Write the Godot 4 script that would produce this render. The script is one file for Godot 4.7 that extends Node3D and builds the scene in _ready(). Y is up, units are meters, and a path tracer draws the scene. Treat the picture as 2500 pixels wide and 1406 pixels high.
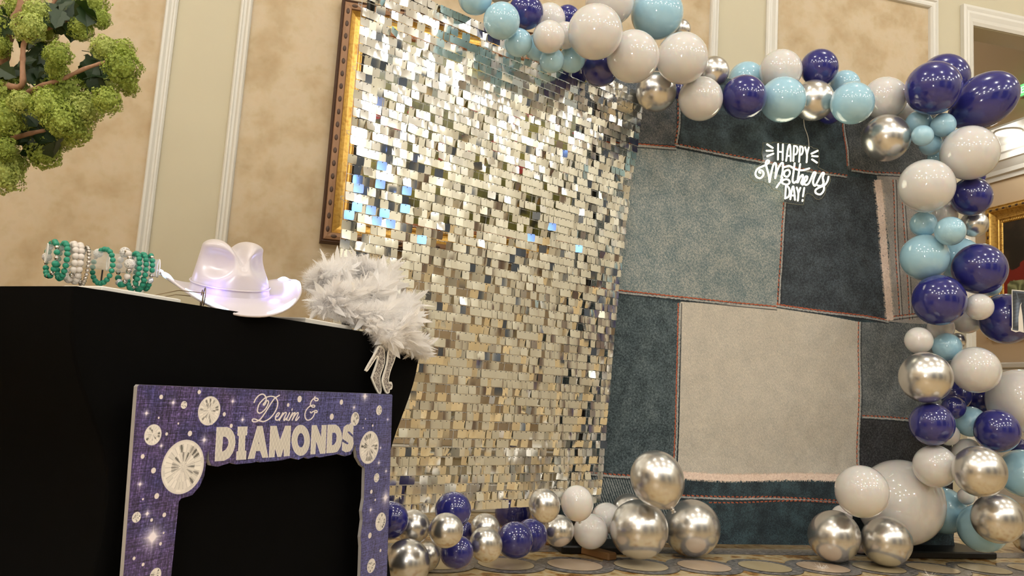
extends Node3D
# A shimmer wall, a printed denim backdrop and a balloon garland in a hotel ballroom. x runs along the back wall, y up, z towards the camera.

var OPENING = [0.086, 0.045, 0.084, 0.2, 0.082, 0.371, 0.086, 0.376, 0.111, 0.38, 0.127, 0.395, 0.135, 0.413, 0.136, 0.449, 0.139, 0.462, 0.143, 0.441, 0.149, 0.431, 0.166, 0.428, 0.197, 0.434, 0.213, 0.43, 0.258, 0.431, 0.27, 0.433, 0.278, 0.431, 0.34, 0.432, 0.37, 0.436, 0.393, 0.431, 0.41, 0.436, 0.425, 0.432, 0.452, 0.436, 0.462, 0.433, 0.527, 0.438, 0.554, 0.432, 0.575, 0.435, 0.589, 0.457, 0.6, 0.427, 0.62, 0.408, 0.635, 0.401, 0.642, 0.329, 0.638, 0.3, 0.644, 0.279, 0.641, 0.24, 0.647, 0.217, 0.653, 0.151, 0.657, 0.045]
var GEMS = [0.13, 0.532, 0.027, 0.009, 0.49, 0.018, 0.083, 0.432, 0.048, 0.645, 0.449, 0.039, 0.579, 0.517, 0.016, 0.673, 0.538, 0.012, 0.069, 0.542, 0.007, 0.719, 0.267, 0.022, 0.694, 0.166, 0.017, 0.049, 0.25, 0.012, -0.005, 0.353, 0.009, 0.686, 0.375, 0.011]
var DOTS = [0.017, 0.555, 0.004, 0.101, 0.566, 0.004, 0.168, 0.526, 0.004, 0.09, 0.491, 0.005, 0.378, 0.559, 0.007, 0.522, 0.555, 0.006, 0.344, 0.546, 0.004, 0.019, 0.429, 0.005, -0.007, 0.454, 0.004, 0.032, 0.385, 0.005, 0.053, 0.351, 0.004, 0.189, 0.504, 0.004, 0, 0.285, 0.003, 0.02, 0.272, 0.003, 0.492, 0.522, 0.007, 0.669, 0.343, 0.005, 0.038, 0.491, 0.003, 0.652, 0.501, 0.003, 0.62, 0.517, 0.002, 0.017, 0.519, 0.002, 0.061, 0.509, 0.002, 0.004, 0.382, 0.002, 0.027, 0.345, 0.003, 0.052, 0.302, 0.003, 0.056, 0.32, 0.002, 0.728, 0.197, 0.004, 0.678, 0.239, 0.007, 0.688, 0.322, 0.003, 0.614, 0.496, 0.002, 0.14, 0.508, 0.002]
var SPARKS = [-0.01, 0.527, 1, 0.044, 0.546, 1, 0.186, 0.551, 1, 0.217, 0.516, 1, 0.125, 0.479, 1.4, 0.029, 0.471, 0.8, -0.006, 0.408, 1, 0.033, 0.316, 3, 0.731, 0.324, 2.4, 0.61, 0.571, 1.8, 0.672, 0.3, 1.2, 0.571, 0.544, 1.2, 0.724, 0.389, 1, 0.69, 0.411, 1.2, 0.692, 0.447, 0.8, 0.016, 0.357, 1.2, 0.564, 0.506, 0.8, 0.713, 0.516, 0.8]
var LETTERS = [[[0.1521, 0.5016, 0.1779, 0.5021, 0.1871, 0.4993, 0.1953, 0.4927, 0.2014, 0.4843, 0.2049, 0.4712, 0.2038, 0.4617, 0.2003, 0.4524, 0.1927, 0.4433, 0.1792, 0.438, 0.1566, 0.4379], [0.171, 0.484, 0.1782, 0.483, 0.1849, 0.4776, 0.1867, 0.4717, 0.1861, 0.467, 0.1823, 0.4601, 0.1765, 0.4568, 0.1722, 0.456]],
	[[0.2062, 0.5023, 0.2328, 0.5027, 0.2336, 0.4852, 0.2294, 0.485, 0.2319, 0.4561, 0.2362, 0.4553, 0.2379, 0.438, 0.2113, 0.438, 0.2097, 0.4547, 0.214, 0.4555, 0.212, 0.4844, 0.2079, 0.4848]],
	[[0.2594, 0.5031, 0.2743, 0.503, 0.2995, 0.4395, 0.283, 0.4393, 0.2744, 0.4534, 0.263, 0.4535, 0.2608, 0.439, 0.242, 0.4386], [0.2677, 0.4733, 0.27, 0.468, 0.2672, 0.4679]],
	[[0.2967, 0.5032, 0.3151, 0.5031, 0.3295, 0.4737, 0.3413, 0.5033, 0.359, 0.5031, 0.3638, 0.4398, 0.3457, 0.4397, 0.3432, 0.4574, 0.3382, 0.4395, 0.327, 0.4392, 0.3171, 0.457, 0.3183, 0.4393, 0.3014, 0.4394]],
	[[0.4243, 0.4711, 0.4246, 0.4637, 0.4234, 0.4567, 0.4207, 0.4505, 0.4166, 0.4454, 0.4114, 0.4417, 0.4054, 0.4395, 0.3989, 0.4389, 0.3922, 0.44, 0.3856, 0.4426, 0.3795, 0.4467, 0.3742, 0.4521, 0.3698, 0.4583, 0.3667, 0.4653, 0.3649, 0.4725, 0.3646, 0.4797, 0.3658, 0.4865, 0.3683, 0.4926, 0.3722, 0.4977, 0.3771, 0.5016, 0.383, 0.504, 0.3894, 0.5047, 0.3962, 0.5039, 0.4029, 0.5014, 0.4091, 0.4974, 0.4147, 0.4921, 0.4192, 0.4857, 0.4225, 0.4786], [0.4057, 0.4716, 0.4058, 0.4669, 0.4048, 0.4627, 0.4029, 0.4594, 0.4001, 0.4573, 0.3968, 0.4567, 0.3932, 0.4575, 0.3899, 0.4597, 0.387, 0.4631, 0.3848, 0.4674, 0.3836, 0.4721, 0.3835, 0.4767, 0.3844, 0.4809, 0.3864, 0.4842, 0.3891, 0.4863, 0.3924, 0.487, 0.3959, 0.4862, 0.3993, 0.484, 0.4023, 0.4805, 0.4045, 0.4763]],
	[[0.4256, 0.504, 0.4417, 0.5039, 0.461, 0.4775, 0.4593, 0.504, 0.4766, 0.5039, 0.4813, 0.4408, 0.4631, 0.4408, 0.4453, 0.4684, 0.4466, 0.4408, 0.43, 0.4406]],
	[[0.4799, 0.5042, 0.5087, 0.5043, 0.5194, 0.5001, 0.5258, 0.4952, 0.533, 0.4852, 0.5353, 0.4767, 0.5358, 0.4655, 0.5338, 0.4557, 0.5281, 0.4475, 0.522, 0.4428, 0.5088, 0.4412, 0.4841, 0.441], [0.4989, 0.4864, 0.509, 0.4863, 0.5141, 0.482, 0.5159, 0.4771, 0.5153, 0.466, 0.5084, 0.4592, 0.5014, 0.4587]],
	[[0.5372, 0.488, 0.5391, 0.4986, 0.5499, 0.5041, 0.5663, 0.5053, 0.5752, 0.5011, 0.5773, 0.4752, 0.5818, 0.46, 0.579, 0.4501, 0.5706, 0.4425, 0.5544, 0.4406, 0.5398, 0.4457, 0.5371, 0.4725], [0.555, 0.4884, 0.5628, 0.4879, 0.5777, 0.4791, 0.5784, 0.4737, 0.5631, 0.4812, 0.5554, 0.4856], [0.5359, 0.4732, 0.542, 0.4702, 0.5619, 0.462, 0.5612, 0.4584, 0.5528, 0.4601, 0.5369, 0.4661]]]
var SCRIPT = [[0.2438, 0.5497, 0.2482, 0.5575, 0.2564, 0.5642, 0.2663, 0.5664, 0.2734, 0.5627, 0.277, 0.5575, 0.275, 0.5515, 0.2705, 0.5472, 0.2703, 0.5452, 0.2736, 0.5449, 0.2764, 0.5483, 0.2786, 0.5529, 0.2822, 0.5536, 0.2846, 0.5504, 0.2819, 0.5431, 0.2763, 0.5358, 0.2687, 0.5305, 0.2624, 0.5285, 0.2571, 0.5304, 0.2551, 0.5349, 0.2574, 0.5447, 0.2637, 0.552, 0.273, 0.5587, 0.2829, 0.5619, 0.2924, 0.5628, 0.3023, 0.5607, 0.3101, 0.5542, 0.3121, 0.5468, 0.3103, 0.5388, 0.3049, 0.5294, 0.2965, 0.5208, 0.2877, 0.5155, 0.2769, 0.5119, 0.2684, 0.5126, 0.2599, 0.5142, 0.2513, 0.5168, 0.245, 0.5165, 0.244, 0.5136, 0.2475, 0.5117, 0.2548, 0.5116, 0.2617, 0.5142, 0.2676, 0.5181, 0.2781, 0.5299, 0.2876, 0.5425, 0.2965, 0.5539, 0.3034, 0.5601, 0.3153, 0.5657],
	[0.31, 0.5208, 0.3155, 0.5228, 0.3198, 0.5275, 0.3185, 0.5295, 0.3147, 0.5288, 0.3105, 0.5241, 0.3094, 0.5181, 0.3128, 0.5148, 0.3186, 0.5154, 0.3238, 0.5201, 0.3287, 0.5269],
	[0.3303, 0.5296, 0.3256, 0.5215, 0.3217, 0.5141, 0.3274, 0.5222, 0.3344, 0.5289, 0.3392, 0.5303, 0.3406, 0.5276, 0.3367, 0.5202, 0.3349, 0.5154, 0.3375, 0.5144, 0.3419, 0.5188],
	[0.3509, 0.5297, 0.3456, 0.5208, 0.3434, 0.5154, 0.3475, 0.5147],
	[0.3572, 0.5356, 0.3578, 0.5383],
	[0.3596, 0.5298, 0.3546, 0.5215, 0.3506, 0.514, 0.3575, 0.5229, 0.3638, 0.5291, 0.3678, 0.5298, 0.3647, 0.5229, 0.3607, 0.5147, 0.3667, 0.5229, 0.3731, 0.5292, 0.3776, 0.5299, 0.3776, 0.5264, 0.3726, 0.5181, 0.3716, 0.5144, 0.3751, 0.5147, 0.3825, 0.5216],
	[0.4283, 0.5654, 0.4251, 0.5614, 0.429, 0.5572, 0.4357, 0.5566, 0.4392, 0.5596, 0.4349, 0.562, 0.4272, 0.5618, 0.419, 0.5577, 0.415, 0.5513, 0.4157, 0.5463, 0.4222, 0.5429, 0.4288, 0.543, 0.4295, 0.5458, 0.4239, 0.5468, 0.4133, 0.5442, 0.4036, 0.537, 0.4, 0.5286, 0.4017, 0.5202, 0.409, 0.5146, 0.4196, 0.516, 0.4275, 0.5217, 0.4314, 0.5288, 0.4315, 0.5316],
	[0.4167, 0.5322, 0.4197, 0.5301, 0.4279, 0.5337, 0.4354, 0.5352, 0.4395, 0.5338, 0.4383, 0.531, 0.4338, 0.5309]]
var SHOES = [[0.6813, 0.697, 0.7028, 0.6894, 0.7107, 0.6569, 0.6961, 0.6194, 0.7036, 0.5988, 0.7053, 0.5806, 0.6914, 0.5797, 0.6616, 0.6114, 0.661, 0.6217, 0.6743, 0.6521, 0.6756, 0.6678, 0.6421, 0.6323, 0.6344, 0.6319, 0.632, 0.6363, 0.6678, 0.6816], [0.7214, 0.7055, 0.7393, 0.7118, 0.7485, 0.7077, 0.7473, 0.6726, 0.7293, 0.6341, 0.7258, 0.6102, 0.7375, 0.6093, 0.7435, 0.6002, 0.7416, 0.5909, 0.7335, 0.5888, 0.7322, 0.5813, 0.7172, 0.5804, 0.7005, 0.6013, 0.6973, 0.6168, 0.7097, 0.6516, 0.7119, 0.6808]]
var NEON_HAPPY = [[2.0299, 1.797, 2.0307, 1.724],
	[2.0546, 1.799, 2.0547, 1.7251],
	[2.0298, 1.7608, 2.0548, 1.7628],
	[2.073, 1.7237, 2.08, 1.7783, 2.0861, 1.8004, 2.093, 1.7923, 2.0968, 1.7263],
	[2.0784, 1.7479, 2.0956, 1.7497],
	[2.1118, 1.7995, 2.1101, 1.7281],
	[2.1118, 1.7995, 2.1262, 1.7984, 2.1309, 1.7824, 2.1246, 1.7634, 2.1107, 1.7584],
	[2.1439, 1.8018, 2.1401, 1.7286],
	[2.1439, 1.8018, 2.1564, 1.7996, 2.159, 1.7833, 2.1527, 1.7657, 2.142, 1.7621],
	[2.1698, 1.8015, 2.1802, 1.768, 2.1789, 1.7314],
	[2.1889, 1.8027, 2.1802, 1.768]]
var NEON_RAYS = [[1.9742, 1.7876, 2.0024, 1.775],
	[1.9717, 1.7572, 2.0027, 1.7616],
	[1.9756, 1.7323, 2.0064, 1.7485],
	[2.204, 1.7758, 2.2358, 1.794],
	[2.2076, 1.7651, 2.2363, 1.7672],
	[2.2079, 1.749, 2.2334, 1.7373]]
var NEON_MOTHERS = [[1.9436, 1.6505, 1.9364, 1.654, 1.9433, 1.6632, 1.9564, 1.6581, 1.9585, 1.6421, 1.9427, 1.6258, 1.9247, 1.6302, 1.9185, 1.6457, 1.9302, 1.668, 1.9718, 1.693, 1.9861, 1.7083, 1.9778, 1.7132, 1.969, 1.7, 1.9773, 1.6713, 1.9862, 1.6427, 1.9908, 1.6151],
	[1.9908, 1.6151, 1.9988, 1.6593, 2.0093, 1.6995, 2.0206, 1.704, 2.022, 1.6743, 2.019, 1.6366],
	[2.019, 1.6366, 2.0311, 1.6785, 2.0469, 1.7076, 2.0568, 1.7089, 2.056, 1.6728, 2.0501, 1.6451],
	[2.0628, 1.6617, 2.0691, 1.676, 2.0872, 1.6829, 2.0935, 1.6687, 2.0813, 1.6507, 2.0664, 1.6532, 2.0628, 1.6617],
	[2.0267, 1.5944, 2.0425, 1.6172, 2.0651, 1.6351, 2.0849, 1.6376, 2.0934, 1.6268, 2.0821, 1.6149, 2.059, 1.6164, 2.0488, 1.63, 2.0551, 1.6427],
	[2.1169, 1.7185, 2.1114, 1.6681, 2.1081, 1.6376, 2.1156, 1.6266, 2.1281, 1.6357],
	[2.0654, 1.6935, 2.09, 1.7028, 2.1168, 1.6929, 2.1536, 1.6902, 2.1935, 1.7046],
	[2.1456, 1.7184, 2.1389, 1.6717, 2.1332, 1.6289, 2.1476, 1.6578, 2.1607, 1.67, 2.1594, 1.6503, 2.1531, 1.6314, 2.1616, 1.6241],
	[2.1615, 1.631, 2.1796, 1.6469, 2.1843, 1.6641, 2.1742, 1.6628, 2.1663, 1.6422, 2.175, 1.6252, 2.1916, 1.6334, 2.2045, 1.6592],
	[2.2045, 1.6592, 2.2174, 1.6881, 2.2276, 1.6864, 2.2179, 1.6609, 2.215, 1.6394, 2.2253, 1.6271, 2.2417, 1.6549],
	[2.2417, 1.6549, 2.2614, 1.6908, 2.2716, 1.6907, 2.2651, 1.6701, 2.2705, 1.6495, 2.259, 1.6314, 2.2387, 1.6303],
	[2.267, 1.6582, 2.2728, 1.6165, 2.2546, 1.5907, 2.231, 1.5932, 2.229, 1.608, 2.249, 1.6226, 2.2759, 1.6366, 2.2908, 1.6582, 2.2956, 1.6786]]
var NEON_DAY = [[2.0741, 1.6064, 2.0721, 1.5489],
	[2.0741, 1.6064, 2.0883, 1.6022, 2.0945, 1.5806, 2.0884, 1.559, 2.0721, 1.5489],
	[2.0985, 1.5483, 2.1072, 1.6016, 2.1148, 1.6041, 2.1227, 1.5483],
	[2.1024, 1.5667, 2.1209, 1.5681],
	[2.1303, 1.6069, 2.1392, 1.5802, 2.1373, 1.5462],
	[2.1493, 1.6075, 2.1392, 1.5802],
	[2.1693, 1.6095, 2.1634, 1.5697],
	[2.1618, 1.5531, 2.1612, 1.5479]]
var ACRYLIC = [1.956, 1.794, 2.0083, 1.8009, 2.0181, 1.8059, 2.1948, 1.8127, 2.2152, 1.8064, 2.2458, 1.8015, 2.2497, 1.7349, 2.2466, 1.7193, 2.2917, 1.704, 2.3108, 1.6851, 2.3095, 1.6576, 2.2913, 1.628, 2.2833, 1.5997, 2.2634, 1.5731, 2.2399, 1.5678, 2.2194, 1.5827, 2.1958, 1.5894, 2.1799, 1.5778, 2.1733, 1.541, 2.1602, 1.5311, 2.0676, 1.5326, 2.0541, 1.5443, 2.0569, 1.5655, 2.0434, 1.5816, 2.0138, 1.5838, 2.0003, 1.5999, 1.9609, 1.6142, 1.9287, 1.6062, 1.9057, 1.6174, 1.898, 1.6401, 1.9108, 1.6655, 1.9489, 1.6944, 1.9598, 1.7137, 1.9534, 1.7457, 1.9582, 1.7733]
var CORD = [2.1619, 1.9394, 2.1678, 1.9005, 2.1837, 1.863, 2.1911, 1.8304, 2.1922, 1.8062]
var PATCHES = {"P2": [1.532, 2.127, 2.416, 2.277, 2.404, 1.949, 2.44, 1.764, 2.441, 1.702, 2.005, 1.715, 1.556, 1.737],
	"P1": [1.014, 2.04, 1.54, 2.129, 1.554, 1.919, 1.548, 1.74, 1.034, 1.693],
	"P3": [2.411, 2.276, 3.484, 2.458, 3.471, 1.828, 2.692, 1.751, 2.436, 1.743],
	"P4": [1.035, 1.684, 1.365, 1.718, 1.552, 1.726, 2.005, 1.704, 2.1, 1.666, 2.1, 1.496, 2.081, 1.063, 1.311, 1.065, 1.07, 1.074],
	"P5": [2.1, 1.673, 2.436, 1.714, 2.645, 1.721, 2.677, 1.034, 2.081, 1.063, 2.1, 1.496],
	"P6": [2.599, 1.739, 3.471, 1.828, 3.456, 1.078, 2.797, 1.044, 2.661, 1.042, 2.675, 1.405],
	"P7": [1.07, 1.074, 1.311, 1.058, 1.6, 1.035, 1.602, 0.281, 1.115, 0.297],
	"P8": [1.604, 1.042, 2.081, 1.059, 2.52, 1.029, 2.512, 0.313, 1.621, 0.29],
	"P9": [2.52, 1.029, 2.672, 1.038, 3.456, 1.078, 3.446, 0.579, 2.52, 0.592],
	"P10": [2.52, 0.585, 3.446, 0.579, 3.438, 0.191, 2.513, 0.295],
	"P11": [1.115, 0.297, 1.611, 0.285, 1.646, -0.105, 1.138, -0.109],
	"P12": [1.602, 0.29, 2.523, 0.309, 3.439, 0.229, 3.432, -0.094, 1.609, -0.105]}
var SEAMS = [["plain", [1.034, 1.697, 1.26, 1.711, 1.375, 1.719, 1.552, 1.733]],
	["dash", [1.551, 1.748, 1.774, 1.738, 2.004, 1.731, 2.198, 1.718, 2.436, 1.718]],
	["dash", [2.463, 1.753, 2.599, 1.755, 2.738, 1.765, 2.975, 1.78]],
	["dash", [1.553, 1.957, 1.557, 1.844, 1.547, 1.748]],
	["plain", [2.404, 2.091, 2.411, 1.95, 2.43, 1.853, 2.436, 1.763]],
	["dash", [2.098, 1.544, 2.091, 1.342, 2.085, 1.069]],
	["plain", [1.07, 1.074, 1.302, 1.065, 1.678, 1.063, 2.081, 1.063]],
	["plain", [2.08, 1.074, 2.297, 1.063, 2.538, 1.061, 2.672, 1.049]],
	["plain", [1.594, 1.034, 1.595, 0.679, 1.601, 0.298]],
	["dash", [2.511, 1.028, 2.51, 0.718, 2.505, 0.367]],
	["dash", [2.531, 0.6, 2.652, 0.601, 2.832, 0.598, 3.204, 0.596]],
	["dash", [1.222, 0.298, 1.313, 0.293, 1.442, 0.289, 1.592, 0.284]],
	["dash", [1.624, 0.217, 1.905, 0.217, 2.105, 0.223, 2.439, 0.216]],
	["dash2", [1.769, 0.191, 1.965, 0.196, 2.208, 0.21, 2.439, 0.206]],
	["dash", [2.687, 1.726, 2.707, 1.408, 2.731, 1.058]],
	["dash", [2.729, 1.732, 2.762, 1.414, 2.786, 1.063]],
	["dash", [2.695, 1.07, 2.832, 1.096]]]
var FRAYS = [["v", [2.604, 1.715, 2.624, 1.558, 2.648, 1.363, 2.677, 1.05], 0.036], ["h", [1.639, 0.3, 1.823, 0.296, 2.002, 0.302, 2.206, 0.313, 2.437, 0.317], 0.026]]
var HEADS = [-0.963, 1.729, -2.852, 0.037, -0.876, 1.682, -2.749, 0.038, -0.739, 1.76, -2.792, 0.045, -0.689, 1.688, -2.734, 0.026, -0.746, 1.652, -2.75, 0.032, -0.873, 1.608, -2.689, 0.042, -0.871, 1.657, -2.84, 0.033, -0.768, 1.515, -2.63, 0.036, -0.779, 1.488, -2.688, 0.029, -0.658, 1.577, -2.683, 0.033, -0.62, 1.598, -2.742, 0.034, -0.584, 1.505, -2.624, 0.046, -0.594, 1.498, -2.766, 0.03, -0.669, 1.493, -2.811, 0.034, -0.619, 1.401, -2.639, 0.036, -0.768, 1.433, -2.764, 0.064, -0.787, 1.367, -2.655, 0.044, -0.697, 1.386, -2.708, 0.048, -0.74, 1.327, -2.656, 0.044, -0.862, 1.343, -2.875, 0.041, -0.718, 1.325, -2.732, 0.042, -0.783, 1.321, -2.856, 0.037, -0.825, 1.261, -2.841, 0.044, -0.961, 1.433, -2.87, 0.071, -0.916, 1.327, -2.728, 0.047, -0.866, 1.373, -2.689, 0.032, -0.978, 1.577, -2.8, 0.031, -0.907, 1.238, -2.737, 0.035, -0.91, 1.227, -2.856, 0.034, -0.92, 1.171, -2.799, 0.051, -1.031, 1.634, -2.791, 0.058, -1.045, 1.327, -2.921, 0.066]
var BRANCHES = [[-1.053, 1.023, -3.028, 0.03, -1.057, 1.211, -3.004, 0.027, -1.046, 1.373, -2.98, 0.024, -1.014, 1.491, -2.904, 0.021, -0.989, 1.547, -2.859, 0.02, -0.969, 1.632, -2.822, 0.016, -0.941, 1.711, -2.804, 0.014, -0.935, 1.776, -2.794, 0.013],
	[-1.014, 1.491, -2.904, 0.012, -0.883, 1.431, -2.722, 0.009, -0.883, 1.502, -2.712, 0.008, -0.883, 1.568, -2.704, 0.007, -0.85, 1.601, -2.712, 0.005],
	[-1.039, 1.367, -2.958, 0.013, -0.937, 1.398, -2.844, 0.01, -0.88, 1.428, -2.773, 0.008, -0.811, 1.443, -2.702, 0.007, -0.764, 1.46, -2.687, 0.006, -0.701, 1.497, -2.666, 0.006, -0.642, 1.531, -2.667, 0.005],
	[-1.057, 1.211, -3.004, 0.012, -0.951, 1.283, -2.863, 0.009, -0.868, 1.302, -2.787, 0.008, -0.814, 1.318, -2.771, 0.005],
	[-0.969, 1.632, -2.822, 0.009, -0.897, 1.639, -2.802, 0.006, -0.835, 1.658, -2.783, 0.005, -0.793, 1.679, -2.77, 0.005, -0.743, 1.688, -2.756, 0.004],
	[-1.065, 1.215, -3.026, 0.011, -0.976, 1.23, -2.929, 0.008, -0.927, 1.219, -2.886, 0.005],
	[-0.835, 1.658, -2.783, 0.005, -0.854, 1.726, -2.8, 0.005, -0.827, 1.78, -2.786, 0.005]]
var LEAVES = [-0.987, 1.697, -2.842, -0.972, 1.684, -2.844, -0.91, 1.686, -2.803, -0.918, 1.708, -2.84, -0.853, 1.711, -2.781, -0.845, 1.705, -2.76, -0.834, 1.751, -2.857, -0.795, 1.717, -2.735, -0.797, 1.729, -2.855, -0.758, 1.71, -2.764, -0.773, 1.65, -2.761, -0.8, 1.709, -2.849, -0.83, 1.675, -2.817, -0.836, 1.699, -2.865, -0.723, 1.676, -2.7, -0.752, 1.693, -2.797, -0.87, 1.585, -2.748, -0.879, 1.61, -2.824, -0.914, 1.616, -2.828, -0.945, 1.655, -2.904, -0.864, 1.565, -2.801, -0.868, 1.552, -2.775, -0.87, 1.55, -2.848, -0.858, 1.518, -2.814, -0.929, 1.574, -2.92, -0.911, 1.537, -2.879, -0.847, 1.498, -2.803, -0.811, 1.482, -2.759, -0.922, 1.517, -2.83, -0.967, 1.527, -2.93, -0.896, 1.554, -2.876, -0.892, 1.524, -2.76, -0.684, 1.518, -2.706, -0.72, 1.563, -2.815, -0.7, 1.563, -2.857, -0.667, 1.506, -2.714, -0.667, 1.567, -2.757, -0.689, 1.592, -2.846, -0.688, 1.475, -2.737, -0.737, 1.539, -2.876, -0.7, 1.607, -2.816, -0.703, 1.594, -2.834, -0.715, 1.508, -2.766, -0.741, 1.537, -2.853, -0.885, 1.385, -2.926, -0.911, 1.405, -2.909, -0.889, 1.323, -2.872, -0.891, 1.349, -2.882, -0.826, 1.305, -2.802, -0.838, 1.304, -2.82, -0.782, 1.271, -2.763, -0.8, 1.299, -2.834, -0.931, 1.32, -2.946, -0.894, 1.314, -2.838, -0.868, 1.269, -2.849, -0.889, 1.295, -2.931, -0.846, 1.279, -2.812, -0.842, 1.302, -2.826, -0.953, 1.496, -2.793, -0.987, 1.512, -2.874, -1.025, 1.679, -2.925, -0.965, 1.633, -2.768, -0.832, 1.78, -2.864, -0.819, 1.759, -2.83, -0.8, 1.729, -2.861, -0.813, 1.709, -2.819, -0.873, 1.718, -2.867, -0.847, 1.672, -2.743, -0.932, 1.318, -2.83, -0.965, 1.328, -2.938, -0.923, 1.376, -2.887, -0.867, 1.355, -2.795, -0.754, 1.718, -2.763, -0.735, 1.696, -2.693, -0.821, 1.676, -2.743, -0.804, 1.667, -2.718, -0.865, 1.484, -2.79, -0.848, 1.465, -2.753, -0.952, 1.52, -2.91, -0.947, 1.512, -2.88, -0.681, 1.55, -2.81, -0.669, 1.528, -2.792, -0.683, 1.525, -2.843, -0.663, 1.488, -2.731]
var BOA = [0.685, 0.856, -0.2, 0.043, 0.692, 0.877, -0.16, 0.045, 0.827, 0.91, -0.2, 0.048, 0.869, 0.91, -0.16, 0.049, 0.887, 0.884, -0.1, 0.046, 0.751, 0.831, -0.06, 0.048, 0.632, 0.815, -0.06, 0.047, 0.589, 0.789, -0.1, 0.035, 0.636, 0.774, -0.04, 0.035, 0.729, 0.775, 0, 0.046, 0.928, 0.831, -0.06, 0.044, 0.797, 0.758, 0.02, 0.047, 0.694, 0.72, 0.03, 0.039, 0.841, 0.722, 0.02, 0.039, 0.907, 0.694, 0.02, 0.029, 0.652, 0.743, 0.02, 0.03]
var AIMED = [-0.28, 1.157, 0, -0.278, 1.124, 0, -0.172, 1.143, 0, -0.217, 1.142, 1, -0.093, 1.2, 0, -0.093, 1.228, 1, -0.196, 1.292, 1, -0.2, 1.234, 1, -0.025, 1.102, 0, 0.485, 1.191, 1, 0.728, 1.186, 0, 0.583, 1.252, 1, -0.27, 1.202, 1, -0.209, 1.113, 1, -0.15, 1.124, 1]
var LIP_OUT = [-0.0373, 0.0098, -0.0284, 0.0142, -0.0195, 0.0231, -0.0089, 0.0342, 0, 0.032, 0.0089, 0.0346, 0.0178, 0.0293, 0.0275, 0.0195, 0.0369, 0.0111, 0.032, 0.0018, 0.0275, -0.0124, 0.0222, -0.0249, 0.0142, -0.032, 0.0036, -0.0351, -0.0071, -0.0311, -0.0178, -0.0213, -0.024, -0.0107, -0.0275, -0.0009]
var LIP_TOP = [-0.0266, 0.0093, -0.016, 0.016, -0.008, 0.0231, 0.0004, 0.0209, 0.0098, 0.0231, 0.0178, 0.0178, 0.0284, 0.0115, 0, 0.0084]
var LIP_LOW = [-0.0098, -0.0115, 0, -0.008, 0.008, -0.008, 0.0155, -0.0107, 0.0089, -0.0169, 0.0018, -0.0187, -0.0071, -0.016]
var JEAN_OUT = [-0.0433, 0.0876, 0.012, 0.0893, 0.0498, 0.0876, 0.0506, 0.0481, 0.0446, -0.0687, 0.0395, -0.0876, 0.0137, -0.0884, 0.0017, -0.0858, -0.0052, -0.0867, -0.0172, -0.091, -0.0369, -0.0858, -0.0381, -0.079, -0.0343, -0.0721, -0.0369, -0.0258, -0.0412, 0.0481]
var JEAN_LEFT = [-0.0403, 0.0833, 0.0086, 0.085, 0.0017, 0.0395, -0.0052, 0.0275, -0.0103, -0.0258, -0.0077, -0.0773, -0.0086, -0.0841, -0.0326, -0.0833, -0.0318, -0.0738, -0.0335, -0.0172, -0.0386, 0.0481]
var JEAN_RIGHT = [0.0086, 0.085, 0.0472, 0.0841, 0.0481, 0.0481, 0.0421, -0.067, 0.0378, -0.0833, 0.0155, -0.0841, 0.0137, -0.0687, 0.0069, -0.0172, -0.0017, 0.024, 0.0017, 0.0395]
var LIP_AT = Vector3(2.835, 1.581, -2.853)
var JEAN_AT = Vector3(2.931, 1.076, -2.769)

var M := {}
var seen_names := {}
var rng := RandomNumberGenerator.new()
const TABLE_AT := Vector3(-0.267, 0, -1.569)
const ALONG := Vector3(0.6549, 0, -0.7557)
const OUT := Vector3(0.7557, 0, 0.6549)
const TABLE_HIGH := 0.728
const SEQ_AT := Vector3(0.386, 0, -2.72)
const SEQ_ALONG := Vector3(0.8974, 0, -0.4412)
const SEQ_OUT := Vector3(0.4412, 0, 0.8974)
const CAM := Vector3(0, 0.6, 0)


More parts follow.
